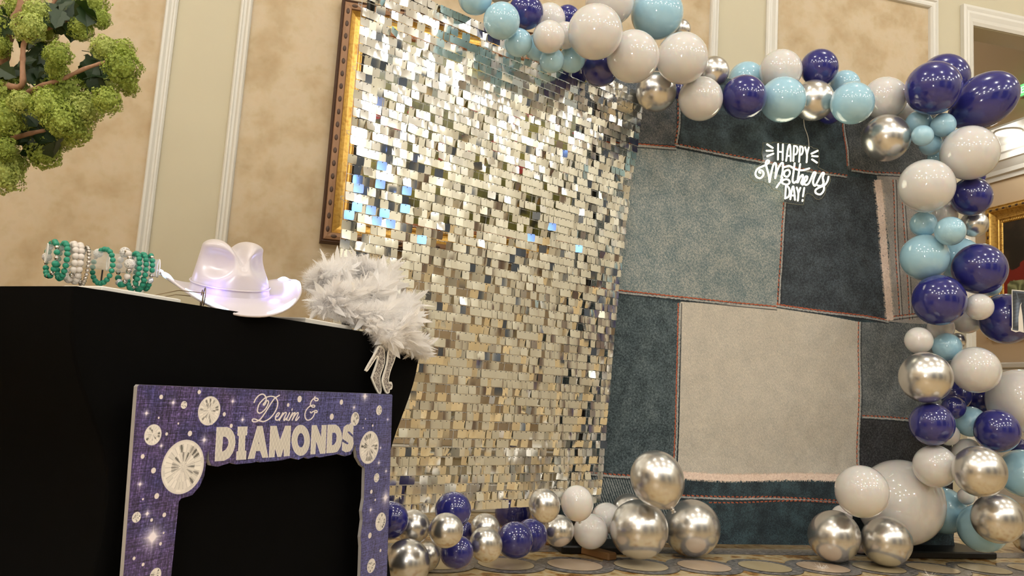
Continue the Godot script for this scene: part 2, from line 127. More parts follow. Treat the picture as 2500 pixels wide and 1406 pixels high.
class Geo:
	var v := PackedVector3Array()
	var n := PackedVector3Array()
	var t := PackedVector2Array()
	var ix := PackedInt32Array()

	func vert(p: Vector3, nm: Vector3, uv := Vector2.ZERO) -> int:
		v.append(p)
		n.append(nm)
		t.append(uv)
		return v.size() - 1

	func tri(a: int, b: int, c: int) -> void:
		if (v[b] - v[a]).cross(v[c] - v[a]).dot(n[a] + n[b] + n[c]) > 0.0:
			ix.append(a); ix.append(c); ix.append(b)
		else:
			ix.append(a); ix.append(b); ix.append(c)

	func quad(a: int, b: int, c: int, d: int) -> void:
		tri(a, b, c)
		tri(a, c, d)

	func face(pts: Array, nm: Vector3, uvs := []) -> void:
		var first := v.size()
		for i in pts.size():
			vert(pts[i], nm, uvs[i] if uvs.size() else Vector2.ZERO)
		for i in range(1, pts.size() - 1):
			tri(first, first + i, first + i + 1)

	func box(c: Vector3, s: Vector3, bevel := 0.0, b := Basis()) -> void:
		var h := s / 2.0
		var e := minf(bevel, minf(h.x, minf(h.y, h.z)) * 0.9)
		for ax in 3:
			var a1 := (ax + 1) % 3
			var a2 := (ax + 2) % 3
			for sg in [-1.0, 1.0]:
				var nm := Vector3.ZERO
				nm[ax] = sg
				var pts := []
				for q in [[-1, -1], [1, -1], [1, 1], [-1, 1]]:
					var p := Vector3.ZERO
					p[ax] = sg * h[ax]
					p[a1] = q[0] * (h[a1] - e)
					p[a2] = q[1] * (h[a2] - e)
					pts.append(c + b * p)
				face(pts, b * nm)
				if e > 0.0:
					for s2 in [-1.0, 1.0]:
						var p1 := Vector3.ZERO
						var p2 := Vector3.ZERO
						p1[ax] = sg * h[ax]
						p1[a1] = s2 * (h[a1] - e)
						p2[ax] = sg * (h[ax] - e)
						p2[a1] = s2 * h[a1]
						var ps := []
						for q2 in [[p1, -1], [p1, 1], [p2, 1], [p2, -1]]:
							var p3: Vector3 = q2[0]
							p3[a2] = q2[1] * (h[a2] - e)
							ps.append(c + b * p3)
						var m2 := Vector3.ZERO
						m2[ax] = sg
						m2[a1] = s2
						face(ps, b * m2.normalized())
		if e > 0.0:
			for sx in [-1.0, 1.0]:
				for sy in [-1.0, 1.0]:
					for sz in [-1.0, 1.0]:
						var q3 := Vector3(sx, sy, sz)
						face([c + b * (q3 * Vector3(h.x, h.y - e, h.z - e)), c + b * (q3 * Vector3(h.x - e, h.y, h.z - e)), c + b * (q3 * Vector3(h.x - e, h.y - e, h.z))], b * q3.normalized())

	func tube(pts: Array, r: Variant, k := 8, closed := false, caps := true) -> void:
		var m := pts.size()
		var first := v.size()
		var side := Vector3.UP
		for i in m:
			var a: Vector3 = pts[(i - 1 + m) % m] if closed or i > 0 else pts[i]
			var b: Vector3 = pts[(i + 1) % m] if closed or i < m - 1 else pts[i]
			var d := (b - a).normalized()
			if i == 0:
				side = d.cross(Vector3.UP if absf(d.y) < 0.9 else Vector3.RIGHT).normalized()
			else:
				side = (side - d * side.dot(d)).normalized()
			var up := d.cross(side)
			var rad: float = r[i] if r is Array or r is PackedFloat32Array else r
			for j in k:
				var w := TAU * j / k
				var o := side * cos(w) + up * sin(w)
				vert(pts[i] + o * rad, o, Vector2(float(j) / k, float(i) / m))
		for i in (m if closed else m - 1):
			for j in k:
				var p := first + i * k
				var q := first + ((i + 1) % m) * k
				quad(p + j, p + (j + 1) % k, q + (j + 1) % k, q + j)
		if caps and not closed:
			for e in [0, m - 1]:
				var d2: Vector3 = (pts[0] - pts[1]).normalized() if e == 0 else (pts[m - 1] - pts[m - 2]).normalized()
				var ring := []
				for j in k:
					ring.append(v[first + e * k + j])
				face(ring, d2)

	func lathe(prof: Array, k: int, xf := Transform3D(), squash := Vector2.ONE) -> void:
		var first := v.size()
		var m := prof.size()
		for i in m:
			var a: Vector2 = prof[maxi(i - 1, 0)]
			var b: Vector2 = prof[mini(i + 1, m - 1)]
			var d := (b - a).normalized()
			var nm := Vector2(d.y, -d.x)
			for j in k + 1:
				var w := TAU * j / k
				var o := Vector3(nm.x * cos(w) / squash.x, nm.y, nm.x * sin(w) / squash.y).normalized()
				vert(xf * Vector3(prof[i].x * cos(w) * squash.x, prof[i].y, prof[i].x * sin(w) * squash.y), (xf.basis * o).normalized(), Vector2(float(j) / k, float(i) / (m - 1)))
		for i in m - 1:
			for j in k:
				var p := first + i * (k + 1) + j
				quad(p, p + 1, p + k + 2, p + k + 1)

	func prism(poly: PackedVector2Array, z0: float, z1: float, xf := Transform3D(), uvr := Rect2(0, 0, 1, 1)) -> void:
		var cut := Geometry2D.triangulate_polygon(poly)
		for z in [z0, z1]:
			var nm := (xf.basis * Vector3(0, 0, 1 if z == z1 else -1)).normalized()
			var first := v.size()
			for p in poly:
				vert(xf * Vector3(p.x, p.y, z), nm, Vector2((p.x - uvr.position.x) / uvr.size.x, 1.0 - (p.y - uvr.position.y) / uvr.size.y))
			for i in range(0, cut.size(), 3):
				tri(first + cut[i], first + cut[i + 1], first + cut[i + 2])
		var turn := -1.0 if Geometry2D.is_polygon_clockwise(poly) else 1.0
		for i in poly.size():
			var a := poly[i]
			var b := poly[(i + 1) % poly.size()]
			var d := (b - a).normalized() * turn
			face([xf * Vector3(a.x, a.y, z0), xf * Vector3(b.x, b.y, z0), xf * Vector3(b.x, b.y, z1), xf * Vector3(a.x, a.y, z1)], (xf.basis * Vector3(d.y, -d.x, 0)).normalized())

	func grid(nu: int, nv: int, f: Callable, away: Callable, wrap := false) -> void:
		# a surface of f(u, v); away(p) points roughly outwards
		var first := v.size()
		var P := []
		for j in nv + 1:
			for i in nu + 1:
				P.append(f.call(float(i) / nu, float(j) / nv))
		for j in nv + 1:
			for i in nu + 1:
				var iu := (i + 1) if i < nu else (1 if wrap else nu)
				var il := (i - 1) if i > 0 else (nu - 1 if wrap else 0)
				var du: Vector3 = P[j * (nu + 1) + iu] - P[j * (nu + 1) + il]
				var dv: Vector3 = P[mini(j + 1, nv) * (nu + 1) + i] - P[maxi(j - 1, 0) * (nu + 1) + i]
				var nm := du.cross(dv)
				var here: Vector3 = P[j * (nu + 1) + i]
				var o: Vector3 = away.call(here)
				if nm.length() < 1e-12:
					nm = o
				nm = nm.normalized()
				if nm.dot(o) < 0.0:
					nm = -nm
				vert(here, nm, Vector2(float(i) / nu, float(j) / nv))
		for j in nv:
			for i in nu:
				var p := first + j * (nu + 1) + i
				quad(p, p + 1, p + nu + 2, p + nu + 1)

	func ball(c: Vector3, r: float, k := 12, m := 8, sc := Vector3.ONE) -> void:
		var first := v.size()
		for i in m + 1:
			var a := PI * i / m
			for j in k + 1:
				var w := TAU * j / k
				var o := Vector3(sin(a) * cos(w), cos(a), sin(a) * sin(w))
				vert(c + o * sc * r, (o / sc).normalized(), Vector2(float(j) / k, float(i) / m))
		for i in m:
			for j in k:
				var p := first + i * (k + 1) + j
				quad(p, p + 1, p + k + 2, p + k + 1)

	func mesh() -> ArrayMesh:
		var a := []
		a.resize(Mesh.ARRAY_MAX)
		a[Mesh.ARRAY_VERTEX] = v
		a[Mesh.ARRAY_NORMAL] = n
		a[Mesh.ARRAY_TEX_UV] = t
		a[Mesh.ARRAY_INDEX] = ix
		var m := ArrayMesh.new()
		m.add_surface_from_arrays(Mesh.PRIMITIVE_TRIANGLES, a)
		return m


func numbered(s: String) -> String:
	if not seen_names.has(s):
		seen_names[s] = 0
		return s
	seen_names[s] += 1
	return "%s_%03d" % [s, seen_names[s]]


func tag(o: Node3D, label: String, category: String, group := "") -> Node3D:
	o.set_meta("label", label)
	o.set_meta("category", category)
	if group:
		o.set_meta("group", group)
	return o


func thing(called: String, label: String, category: String, at := Vector3.ZERO, b := Basis(), group := "") -> Node3D:
	var o := Node3D.new()
	o.name = numbered(called)
	add_child(o)
	o.transform = Transform3D(b, at)
	return tag(o, label, category, group)


func part(called: String, m: Variant, mat: Material, parent: Node3D, xf := Transform3D()) -> MeshInstance3D:
	var o := MeshInstance3D.new()
	o.name = called
	o.mesh = m.mesh() if m is Geo else m
	o.material_override = mat
	o.transform = xf
	parent.add_child(o, true)
	return o


func struct(called: String, m: Variant, mat: Material) -> MeshInstance3D:
	var o := part(numbered(called), m, mat, self)
	o.set_meta("kind", "structure")
	return o


func mat(called: String, c: Color, rough := 0.6, metal := 0.0) -> StandardMaterial3D:
	var m := StandardMaterial3D.new()
	m.resource_name = called
	m.albedo_color = c
	m.roughness = rough
	m.metallic = metal
	M[called] = m
	return m


func pairs(a: Array) -> PackedVector2Array:
	var p := PackedVector2Array()
	for i in range(0, a.size(), 2):
		p.append(Vector2(a[i], a[i + 1]))
	return p


func smooth(p: PackedVector2Array, steps := 6) -> PackedVector2Array:
	# a Catmull-Rom curve through the points
	if p.size() < 3:
		return p
	var o := PackedVector2Array()
	for i in p.size() - 1:
		for s in steps:
			o.append(p[i].cubic_interpolate(p[i + 1], p[maxi(i - 1, 0)], p[mini(i + 2, p.size() - 1)], float(s) / steps))
	o.append(p[p.size() - 1])
	return o


func noise(sd: int, freq: float, oct := 3, kind := FastNoiseLite.TYPE_SIMPLEX_SMOOTH) -> FastNoiseLite:
	var f := FastNoiseLite.new()
	f.seed = sd
	f.frequency = freq
	f.fractal_octaves = oct
	f.noise_type = kind
	return f


func noise_tex(f: FastNoiseLite, size: int, stops: Array, cols: Array, as_normal := false, bump := 4.0) -> NoiseTexture2D:
	var n := NoiseTexture2D.new()
	n.width = size
	n.height = size
	n.seamless = true
	n.noise = f
	if as_normal:
		n.as_normal_map = true
		n.bump_strength = bump
	elif cols.size():
		var g := Gradient.new()
		g.offsets = PackedFloat32Array(stops)
		g.colors = PackedColorArray(cols)
		n.color_ramp = g
	return n


func tri_map(m: StandardMaterial3D, scale: Vector3, world := true) -> void:
	m.uv1_triplanar = true
	m.uv1_world_triplanar = world
	m.uv1_scale = scale


func _ready() -> void:
	view_and_light()
	materials()
	room()
	passage()
	behind_camera()
	framed_picture()
	sequin_wall()
	denim_backdrop()
	neon_sign()
	balloons()
	table_and_cloth()
	selfie_frame()
	cowboy_hat()
	bracelets()
	small_things_on_table()
	feather_boa()
	shoe_props()
	balloon_props()
	snowball_tree()


func view_and_light() -> void:
	var cam := Camera3D.new()
	cam.name = "camera"
	add_child(cam)
	var pitch := deg_to_rad(7.3)
	var roll := deg_to_rad(3.64)
	var yaw := deg_to_rad(14.5)
	var fw := Vector3(cos(pitch) * sin(yaw), sin(pitch), -cos(pitch) * cos(yaw))
	var rt := Vector3(cos(yaw), 0, sin(yaw))
	var up := rt.cross(fw)
	cam.transform = Transform3D(Basis(rt * cos(roll) + up * sin(roll), up * cos(roll) - rt * sin(roll), -fw), CAM)
	cam.fov = 38.733
	cam.near = 0.05
	cam.far = 60.0
	cam.current = true
	var env := Environment.new()
	env.background_mode = Environment.BG_COLOR
	env.background_color = Color(0, 0, 0)
	env.tonemap_mode = Environment.TONE_MAPPER_LINEAR
	env.tonemap_exposure = 0.88
	env.sdfgi_enabled = true
	env.ssao_enabled = true
	env.ssil_enabled = true
	var we := WorldEnvironment.new()
	we.name = "surroundings"
	we.environment = env
	add_child(we)


func downlight(at: Vector3, label: String, energy := 0.9, group := "downlights in the ballroom ceiling", k := 1.0) -> void:
	var o := thing("downlight", label, "light", at, Basis(), group)
	var g := Geo.new()
	var prof := []
	for q in [Vector2(0.075, 0.0), Vector2(0.078, -0.008), Vector2(0.1, -0.012), Vector2(0.106, -0.006), Vector2(0.106, 0.0)]:
		prof.append(q * Vector2(k, 1))
	g.lathe(prof, 28)
	part("trim_ring", g, M.white_paint, o)
	var d := Geo.new()
	d.lathe([Vector2(0.0, -0.004), Vector2(0.04 * k, -0.004), Vector2(0.076 * k, -0.004)], 24)
	part("lens", d, M.lamp_glow, o)
	var l := OmniLight3D.new()
	l.name = "lamp"
	l.light_color = Color(1.0, 0.995, 0.98)
	l.light_energy = energy
	l.light_size = 0.07
	l.omni_range = 20.0
	l.omni_attenuation = 2.0
	l.shadow_enabled = true
	l.position = Vector3(0, -0.09, 0)
	o.add_child(l)


func materials() -> void:
	# painted plaster in mottled beige
	var m := mat("plaster", Color(1, 1, 1), 0.75)
	m.albedo_texture = noise_tex(noise(5, 0.006, 5), 1024, [0.0, 0.35, 0.5, 0.65, 1.0], [Color(0.67, 0.585, 0.45), Color(0.715, 0.64, 0.515), Color(0.735, 0.665, 0.545), Color(0.75, 0.685, 0.575), Color(0.76, 0.69, 0.585)])
	tri_map(m, Vector3.ONE * 0.55)
	m.detail_enabled = true
	m.detail_blend_mode = BaseMaterial3D.BLEND_MODE_MUL
	m.detail_albedo = noise_tex(noise(9, 0.02, 4), 1024, [0.0, 0.45, 0.7, 1.0], [Color(0.965, 0.945, 0.91), Color(1, 1, 1), Color(1, 0.99, 0.98), Color(0.985, 0.965, 0.94)])
	m.detail_uv_layer = BaseMaterial3D.DETAIL_UV_1
	m.normal_enabled = true
	m.normal_texture = noise_tex(noise(15, 0.012, 5), 512, [], [], true, 1.2)
	m.normal_scale = 0.25
	mat("cream_paint", Color(0.735, 0.7, 0.595), 0.6)
	mat("hall_paint", Color(0.71, 0.68, 0.605), 0.7)
	mat("white_paint", Color(0.83, 0.815, 0.775), 0.45)
	mat("passage_paint", Color(0.80, 0.71, 0.58), 0.7)
	mat("header_paint", Color(0.72, 0.63, 0.49), 0.75)
	var lg := mat("lamp_glow", Color(1, 0.97, 0.9), 0.4)
	lg.emission_enabled = true
	lg.emission = Color(1.0, 0.97, 0.92)
	lg.emission_energy_multiplier = 8.0
	var fl := mat("floor_stone", Color(1, 1, 1), 0.16)
	fl.albedo_texture = noise_tex(noise(31, 0.008, 5), 1024, [0.0, 0.3, 0.42, 0.55, 0.75, 1.0], [Color(0.47, 0.32, 0.15), Color(0.67, 0.51, 0.3), Color(0.78, 0.68, 0.5), Color(0.82, 0.75, 0.61), Color(0.78, 0.69, 0.5), Color(0.55, 0.4, 0.2)])
	tri_map(fl, Vector3.ONE * 1.1)
	var dk := mat("grey_marble", Color(1, 1, 1), 0.18)
	dk.albedo_texture = noise_tex(noise(33, 0.02, 5), 512, [0.0, 0.4, 0.6, 0.75, 1.0], [Color(0.33, 0.32, 0.32), Color(0.46, 0.45, 0.445), Color(0.54, 0.53, 0.52), Color(0.62, 0.59, 0.58), Color(0.72, 0.7, 0.68)])
	tri_map(dk, Vector3(3, 3, 9))
	for i in 3:
		var ds := mat("cream_disc_%d" % i, [Color(0.80, 0.735, 0.615), Color(0.815, 0.73, 0.64), Color(0.775, 0.715, 0.58)][i], 0.14)
		ds.albedo_texture = noise_tex(noise(35 + i, 0.004, 3), 256, [0.0, 0.5, 1.0], [Color(0.94, 0.93, 0.9), Color(1, 1, 1), Color(0.97, 0.95, 0.93)])
		tri_map(ds, Vector3.ONE * 2.0)
	mat("dark_joint", Color(0.16, 0.15, 0.14), 0.3)
	var go := mat("gold_leaf", Color(0.84, 0.68, 0.36), 0.36, 0.7)
	go.albedo_texture = noise_tex(noise(41, 0.03, 3), 256, [0.0, 0.5, 1.0], [Color(0.7, 0.62, 0.5), Color(1, 1, 1), Color(0.9, 0.85, 0.7)])
	tri_map(go, Vector3.ONE * 3.0, false)
	mat("frame_brown", Color(0.52, 0.38, 0.26), 0.5, 0.25)
	mat("frame_dark", Color(0.27, 0.18, 0.12), 0.55)
	mat("frame_liner", Color(0.62, 0.41, 0.27), 0.55, 0.15)
	# mirror film
	mat("mirror_film", Color(0.95, 0.955, 0.94), 0.13, 1.0)
	var pg := mat("clear_plastic", Color(0.85, 0.87, 0.88, 0.35), 0.12)
	pg.transparency = BaseMaterial3D.TRANSPARENCY_ALPHA
	mat("dark_pin", Color(0.3, 0.28, 0.25), 0.3)
	mat("black_metal", Color(0.03, 0.03, 0.032), 0.4, 0.3)
	mat("raw_wood", Color(0.5, 0.36, 0.2), 0.7)
	# latex
	var w := mat("latex_white", Color(0.83, 0.82, 0.81), 0.06)
	w.subsurf_scatter_enabled = true
	w.subsurf_scatter_strength = 0.25
	var lb := mat("latex_blue", Color(0.62, 0.785, 0.86), 0.06)
	for l in [w, lb]:
		l.clearcoat_enabled = true
		l.clearcoat = 0.8
		l.clearcoat_roughness = 0.03
	var nv := mat("latex_navy", Color(0.145, 0.15, 0.43), 0.14)
	nv.clearcoat_enabled = true
	nv.clearcoat = 0.6
	nv.clearcoat_roughness = 0.04
	nv.rim_enabled = true
	nv.rim = 0.2
	nv.rim_tint = 0.7
	mat("latex_silver", Color(0.83, 0.82, 0.805), 0.27, 0.92)
	mat("black_cloth", Color(0.028, 0.026, 0.024), 1.0)
	M.black_cloth.metallic_specular = 0.15
	mat("white_card", Color(0.86, 0.84, 0.8), 0.6)
	mat("foam_edge", Color(0.62, 0.61, 0.6), 0.6)


func panel_frame(called: String, x0: float, x1: float, y0: float, y1: float, z: float, w := 0.06) -> void:
	# a picture-rail style moulding round a wall panel: four mitred sticks in one trim
	var prof := [Vector2(0, 0), Vector2(0, 0.012), Vector2(0.007, 0.02), Vector2(0.014, 0.022), Vector2(0.02, 0.013), Vector2(0.03, 0.012), Vector2(0.04, 0.026), Vector2(0.05, 0.03), Vector2(0.056, 0.022), Vector2(0.06, 0.0)]
	var g := Geo.new()
	var corners := [Vector2(x0, y0), Vector2(x1, y0), Vector2(x1, y1), Vector2(x0, y1)]
	var inward := [Vector2(1, 1), Vector2(-1, 1), Vector2(-1, -1), Vector2(1, -1)]
	for s in 4:
		var a: Vector2 = corners[s]
		var b: Vector2 = corners[(s + 1) % 4]
		for i in prof.size() - 1:
			var p0: Vector2 = prof[i]
			var p1: Vector2 = prof[i + 1]
			var qa: Vector2 = inward[s]
			var qb: Vector2 = inward[(s + 1) % 4]
			var k := w / 0.06
			var side := (b - a).normalized()
			var across := Vector2(-side.y, side.x)
			var d := (p1 - p0).normalized()
			var nm := Vector3(across.x * -d.y, across.y * -d.y, d.x)
			g.face([Vector3(a.x + qa.x * p0.x * k, a.y + qa.y * p0.x * k, z + p0.y), Vector3(b.x + qb.x * p0.x * k, b.y + qb.y * p0.x * k, z + p0.y), Vector3(b.x + qb.x * p1.x * k, b.y + qb.y * p1.x * k, z + p1.y), Vector3(a.x + qa.x * p1.x * k, a.y + qa.y * p1.x * k, z + p1.y)], nm)
	struct(called, g, M.white_paint)


func room() -> void:
	var fl := Geo.new()
	fl.box(Vector3(1.5, -0.06, -2.5), Vector3(13.4, 0.12, 14.4))
	var floor_node := struct("floor", fl, M.floor_stone)
	inlay(floor_node)
	var ce := Geo.new()
	ce.box(Vector3(1.5, 4.16, 0.2), Vector3(11.4, 0.12, 9.0))
	struct("ceiling", ce, M.white_paint)
	# back wall, round the passage opening (x 3.986 to 5.75, 3.11 high)
	var bw := Geo.new()
	bw.box(Vector3(-0.107, 2.05, -4.18), Vector3(8.186, 4.1, 0.16))
	bw.box(Vector3(4.868, 3.605, -4.18), Vector3(1.764, 0.99, 0.16))
	bw.box(Vector3(6.45, 2.05, -4.18), Vector3(1.4, 4.1, 0.16))
	struct("wall_back", bw, M.cream_paint)
	var lw := Geo.new()
	lw.box(Vector3(-4.1, 2.05, 0.2), Vector3(0.16, 4.1, 9.0))
	struct("wall_left", lw, M.plaster)
	var rw := Geo.new()
	rw.box(Vector3(7.1, 2.05, 0.2), Vector3(0.16, 4.1, 9.0))
	struct("wall_right", rw, M.hall_paint)
	var fw := Geo.new()
	fw.box(Vector3(1.5, 2.05, 4.68), Vector3(11.4, 4.1, 0.16))
	struct("wall_front", fw, M.hall_paint)
	# plaster panels set in the cream paint, each with its moulding
	var spans := [[-3.9, -0.703], [-0.418, 2.192], [2.503, 3.72]]
	for i in 3:
		var pn := Geo.new()
		var x0: float = spans[i][0]
		var x1: float = spans[i][1]
		pn.box(Vector3((x0 + x1) / 2, (0.3 + 3.2) / 2, -4.098), Vector3(x1 - x0 - 0.06, 2.86, 0.008))
		struct("wall_panel_%d" % (i + 1), pn, M.plaster)
		panel_frame("trim_%d" % (i + 1), x0, x1, 0.26, 3.235, -4.1, 0.058 if i < 2 else 0.075)
	# casing round the opening
	var cs := Geo.new()
	var prof := PackedVector2Array([Vector2(0, 0), Vector2(0, 0.03), Vector2(0.014, 0.036), Vector2(0.028, 0.03), Vector2(0.04, 0.032), Vector2(0.06, 0.024), Vector2(0.075, 0.02), Vector2(0.09, 0.012), Vector2(0.09, 0)])
	for side in 2:
		for i in prof.size() - 1:
			var p0 := prof[i]
			var p1 := prof[i + 1]
			var d := (p1 - p0).normalized()
			if side == 0:
				cs.face([Vector3(3.897 + p0.x, 0, -4.1 + p0.y), Vector3(3.897 + p0.x, 3.235 - p0.x * 1.35, -4.1 + p0.y), Vector3(3.897 + p1.x, 3.235 - p1.x * 1.35, -4.1 + p1.y), Vector3(3.897 + p1.x, 0, -4.1 + p1.y)], Vector3(-d.y, 0, d.x))
			else:
				cs.face([Vector3(3.897 + p0.x, 3.235 - p0.x * 1.35, -4.1 + p0.y), Vector3(5.85 - p0.x, 3.235 - p0.x * 1.35, -4.1 + p0.y), Vector3(5.85 - p1.x, 3.235 - p1.x * 1.35, -4.1 + p1.y), Vector3(3.897 + p1.x, 3.235 - p1.x * 1.35, -4.1 + p1.y)], Vector3(0, d.y, d.x))
	struct("trim_4", cs, M.white_paint)
	for w in [["baseboard_back", Vector3(-0.1, 0.07, -4.09), Vector3(7.9, 0.14, 0.022)], ["baseboard_left", Vector3(-4.01, 0.07, 0.2), Vector3(0.022, 0.14, 8.6)], ["baseboard_right", Vector3(7.01, 0.07, 0.2), Vector3(0.022, 0.14, 8.6)]]:
		var b := Geo.new()
		b.box(w[1], w[2], 0.006)
		struct(w[0], b, M.white_paint)
	# lamps
	for j in 4:
		for i in 6:
			var at := Vector3([-2.9, -1.1, 0.7, 2.5, 4.3, 6.0][i], 4.1, [-2.5, -0.9, 1.2, 3.3][j])
			downlight(at, "round white recessed downlight in the ballroom ceiling", 2.0 if i == 0 and j == 1 else [0.6, 0.75, 1.3, 1.5][j])


func inlay(parent: Node3D) -> void:
	# border band and the chain of interlaced marble rings
	var band := Geo.new()
	band.box(Vector3(1.5, 0.0006, -3.185), Vector3(13.0, 0.0012, 0.12))
	part("border_band", band, M.grey_marble, parent)
	var joint := Geo.new()
	joint.box(Vector3(1.5, 0.0004, -3.185), Vector3(13.0, 0.0008, 0.127))
	part("band_joint", joint, M.dark_joint, parent)
	var ring := Geo.new()
	var edge := Geo.new()
	var disc := Geo.new()
	for i in 40:
		var a := TAU * i / 40
		var b := TAU * (i + 1) / 40
		var u := Vector3(cos(a), 0, sin(a))
		var w := Vector3(cos(b), 0, sin(b))
		ring.face([u * 0.101, w * 0.101, w * 0.141, u * 0.141], Vector3.UP)
		edge.face([u * 0.0995, w * 0.0995, w * 0.1425, u * 0.1425], Vector3.UP)
		disc.face([Vector3.ZERO, u * 0.0997, w * 0.0997], Vector3.UP)
	var rm := ring.mesh()
	var em := edge.mesh()
	var dm := disc.mesh()
	for rowz in [-2.884]:
		for i in 22:
			var c := Vector3(1.559 + 0.257 * (i - 10), 0.0, rowz)
			if rowz > -2.8:
				c.x += 0.1285
			var y := 0.0007 + 0.00009 * (22 - i)
			part("ring_joint", em, M.dark_joint, parent, Transform3D(Basis(), c + Vector3(0, y, 0)))
			part("marble_ring", rm, M.grey_marble, parent, Transform3D(Basis(), c + Vector3(0, y + 0.00004, 0)))
			part("stone_disc", dm, M["cream_disc_%d" % ((i * 7 + i / 3) % 3)], parent, Transform3D(Basis(), c + Vector3(0, 0.0031, 0)))


func passage() -> void:
	# the passage beyond the opening: a side wall under a lower ceiling, a bulkhead before it
	var sw := Geo.new()
	sw.box(Vector3(5.68, 1.6, -6.9), Vector3(0.16, 3.2, 5.28))
	struct("wall_passage_side", sw, M.passage_paint)
	var en := Geo.new()
	en.box(Vector3(3.75, 2.05, -9.62), Vector3(4.1, 4.1, 0.16))
	struct("wall_passage_end", en, M.passage_paint)
	var ls := Geo.new()
	ls.box(Vector3(1.8, 2.05, -6.9), Vector3(0.16, 4.1, 5.28))
	struct("wall_passage_left", ls, M.passage_paint)
	var bh := Geo.new()
	bh.box(Vector3(5.5025, 3.555, -6.9), Vector3(0.515, 1.2, 5.28))
	struct("wall_passage_header", bh, M.header_paint)
	var lc := Geo.new()
	lc.box(Vector3(5.4225, 2.947, -6.9), Vector3(0.355, 0.016, 5.28))
	struct("ceiling_passage_side", lc, M.white_paint)
	var hc := Geo.new()
	hc.box(Vector3(3.75, 4.16, -6.95), Vector3(4.1, 0.12, 5.4))
	struct("ceiling_passage", hc, M.header_paint)
	# crown moulding under the low ceiling: a stepped sweep along the wall
	var cr := Geo.new()
	var prof := [Vector2(0, 2.63), Vector2(0.018, 2.63), Vector2(0.02, 2.665), Vector2(0.04, 2.675), Vector2(0.045, 2.71), Vector2(0.08, 2.765), Vector2(0.095, 2.772), Vector2(0.1, 2.82), Vector2(0.115, 2.83), Vector2(0.12, 2.88), Vector2(0.14, 2.9), Vector2(0.143, 2.94)]
	for i in prof.size() - 1:
		var p0: Vector2 = prof[i]
		var p1: Vector2 = prof[i + 1]
		var d := (p1 - p0).normalized()
		cr.face([Vector3(5.6 - p0.x, p0.y, -4.28), Vector3(5.6 - p1.x, p1.y, -4.28), Vector3(5.6 - p1.x, p1.y, -9.5), Vector3(5.6 - p0.x, p0.y, -9.5)], Vector3(-d.y, -d.x, 0))
	struct("trim_5", cr, M.white_paint)
	# chair rail and white dado
	var ra := Geo.new()
	ra.box(Vector3(5.585, 1.075, -6.9), Vector3(0.035, 0.05, 5.26), 0.01)
	ra.box(Vector3(5.592, 1.035, -6.9), Vector3(0.018, 0.03, 5.26), 0.005)
	struct("trim_6", ra, M.white_paint)
	var da := Geo.new()
	da.box(Vector3(5.595, 0.51, -6.9), Vector3(0.012, 1.02, 5.26))
	struct("wall_dado", da, M.white_paint)
	# fittings
	downlight(Vector3(5.377, 2.938, -5.172), "round white downlight glowing in the low passage ceiling beside the crown moulding", 0.07, "", 0.95)
	downlight(Vector3(5.4, 2.938, -6.9), "round white recessed downlight farther along the passage", 0.1, "")
	downlight(Vector3(3.2, 4.1, -6.4), "round white recessed downlight in the high passage ceiling", 1.5, "")
	var ex := thing("exit_sign", "green lit exit sign on the passage header, cut by the right edge", "exit sign", Vector3(5.228, 3.16, -4.93), Basis(Vector3.UP, -PI / 2).scaled(Vector3.ONE * 0.6))
	var g := Geo.new()
	g.box(Vector3(0.17, 0, 0), Vector3(0.34, 0.17, 0.03), 0.006)
	part("housing", g, M.white_paint, ex)
	var gm := mat("exit_green", Color(0.05, 0.75, 0.3), 0.3)
	gm.emission_enabled = true
	gm.emission = Color(0.02, 0.72, 0.28)
	gm.emission_energy_multiplier = 1.1
	var fc := Geo.new()
	fc.box(Vector3(0.17, 0, 0.017), Vector3(0.325, 0.155, 0.006), 0.002)
	part("lit_face", fc, gm, ex)
	var wm := mat("exit_letter_light", Color(0.9, 1, 0.92), 0.4)
	wm.emission_enabled = true
	wm.emission = Color(0.8, 1.0, 0.85)
	wm.emission_energy_multiplier = 1.0
	var tm := TextMesh.new()
	tm.text = "EXIT"
	var sf := SystemFont.new()
	sf.font_names = PackedStringArray(["Droid Sans"])
	sf.font_weight = 700
	tm.font = sf
	tm.font_size = 64
	tm.pixel_size = 0.0019
	tm.depth = 0.003
	part("lettering", tm, wm, ex, Transform3D(Basis(), Vector3(0.17, 0, 0.021)))
	var el := OmniLight3D.new()
	el.name = "glow"
	el.light_color = Color(0.2, 1.0, 0.5)
	el.light_energy = 0.01
	el.light_size = 0.08
	el.omni_attenuation = 2.0
	el.omni_range = 12.0
	el.shadow_enabled = true
	el.position = Vector3(0.17, 0, 0.08)
	ex.add_child(el)
	passage_painting()


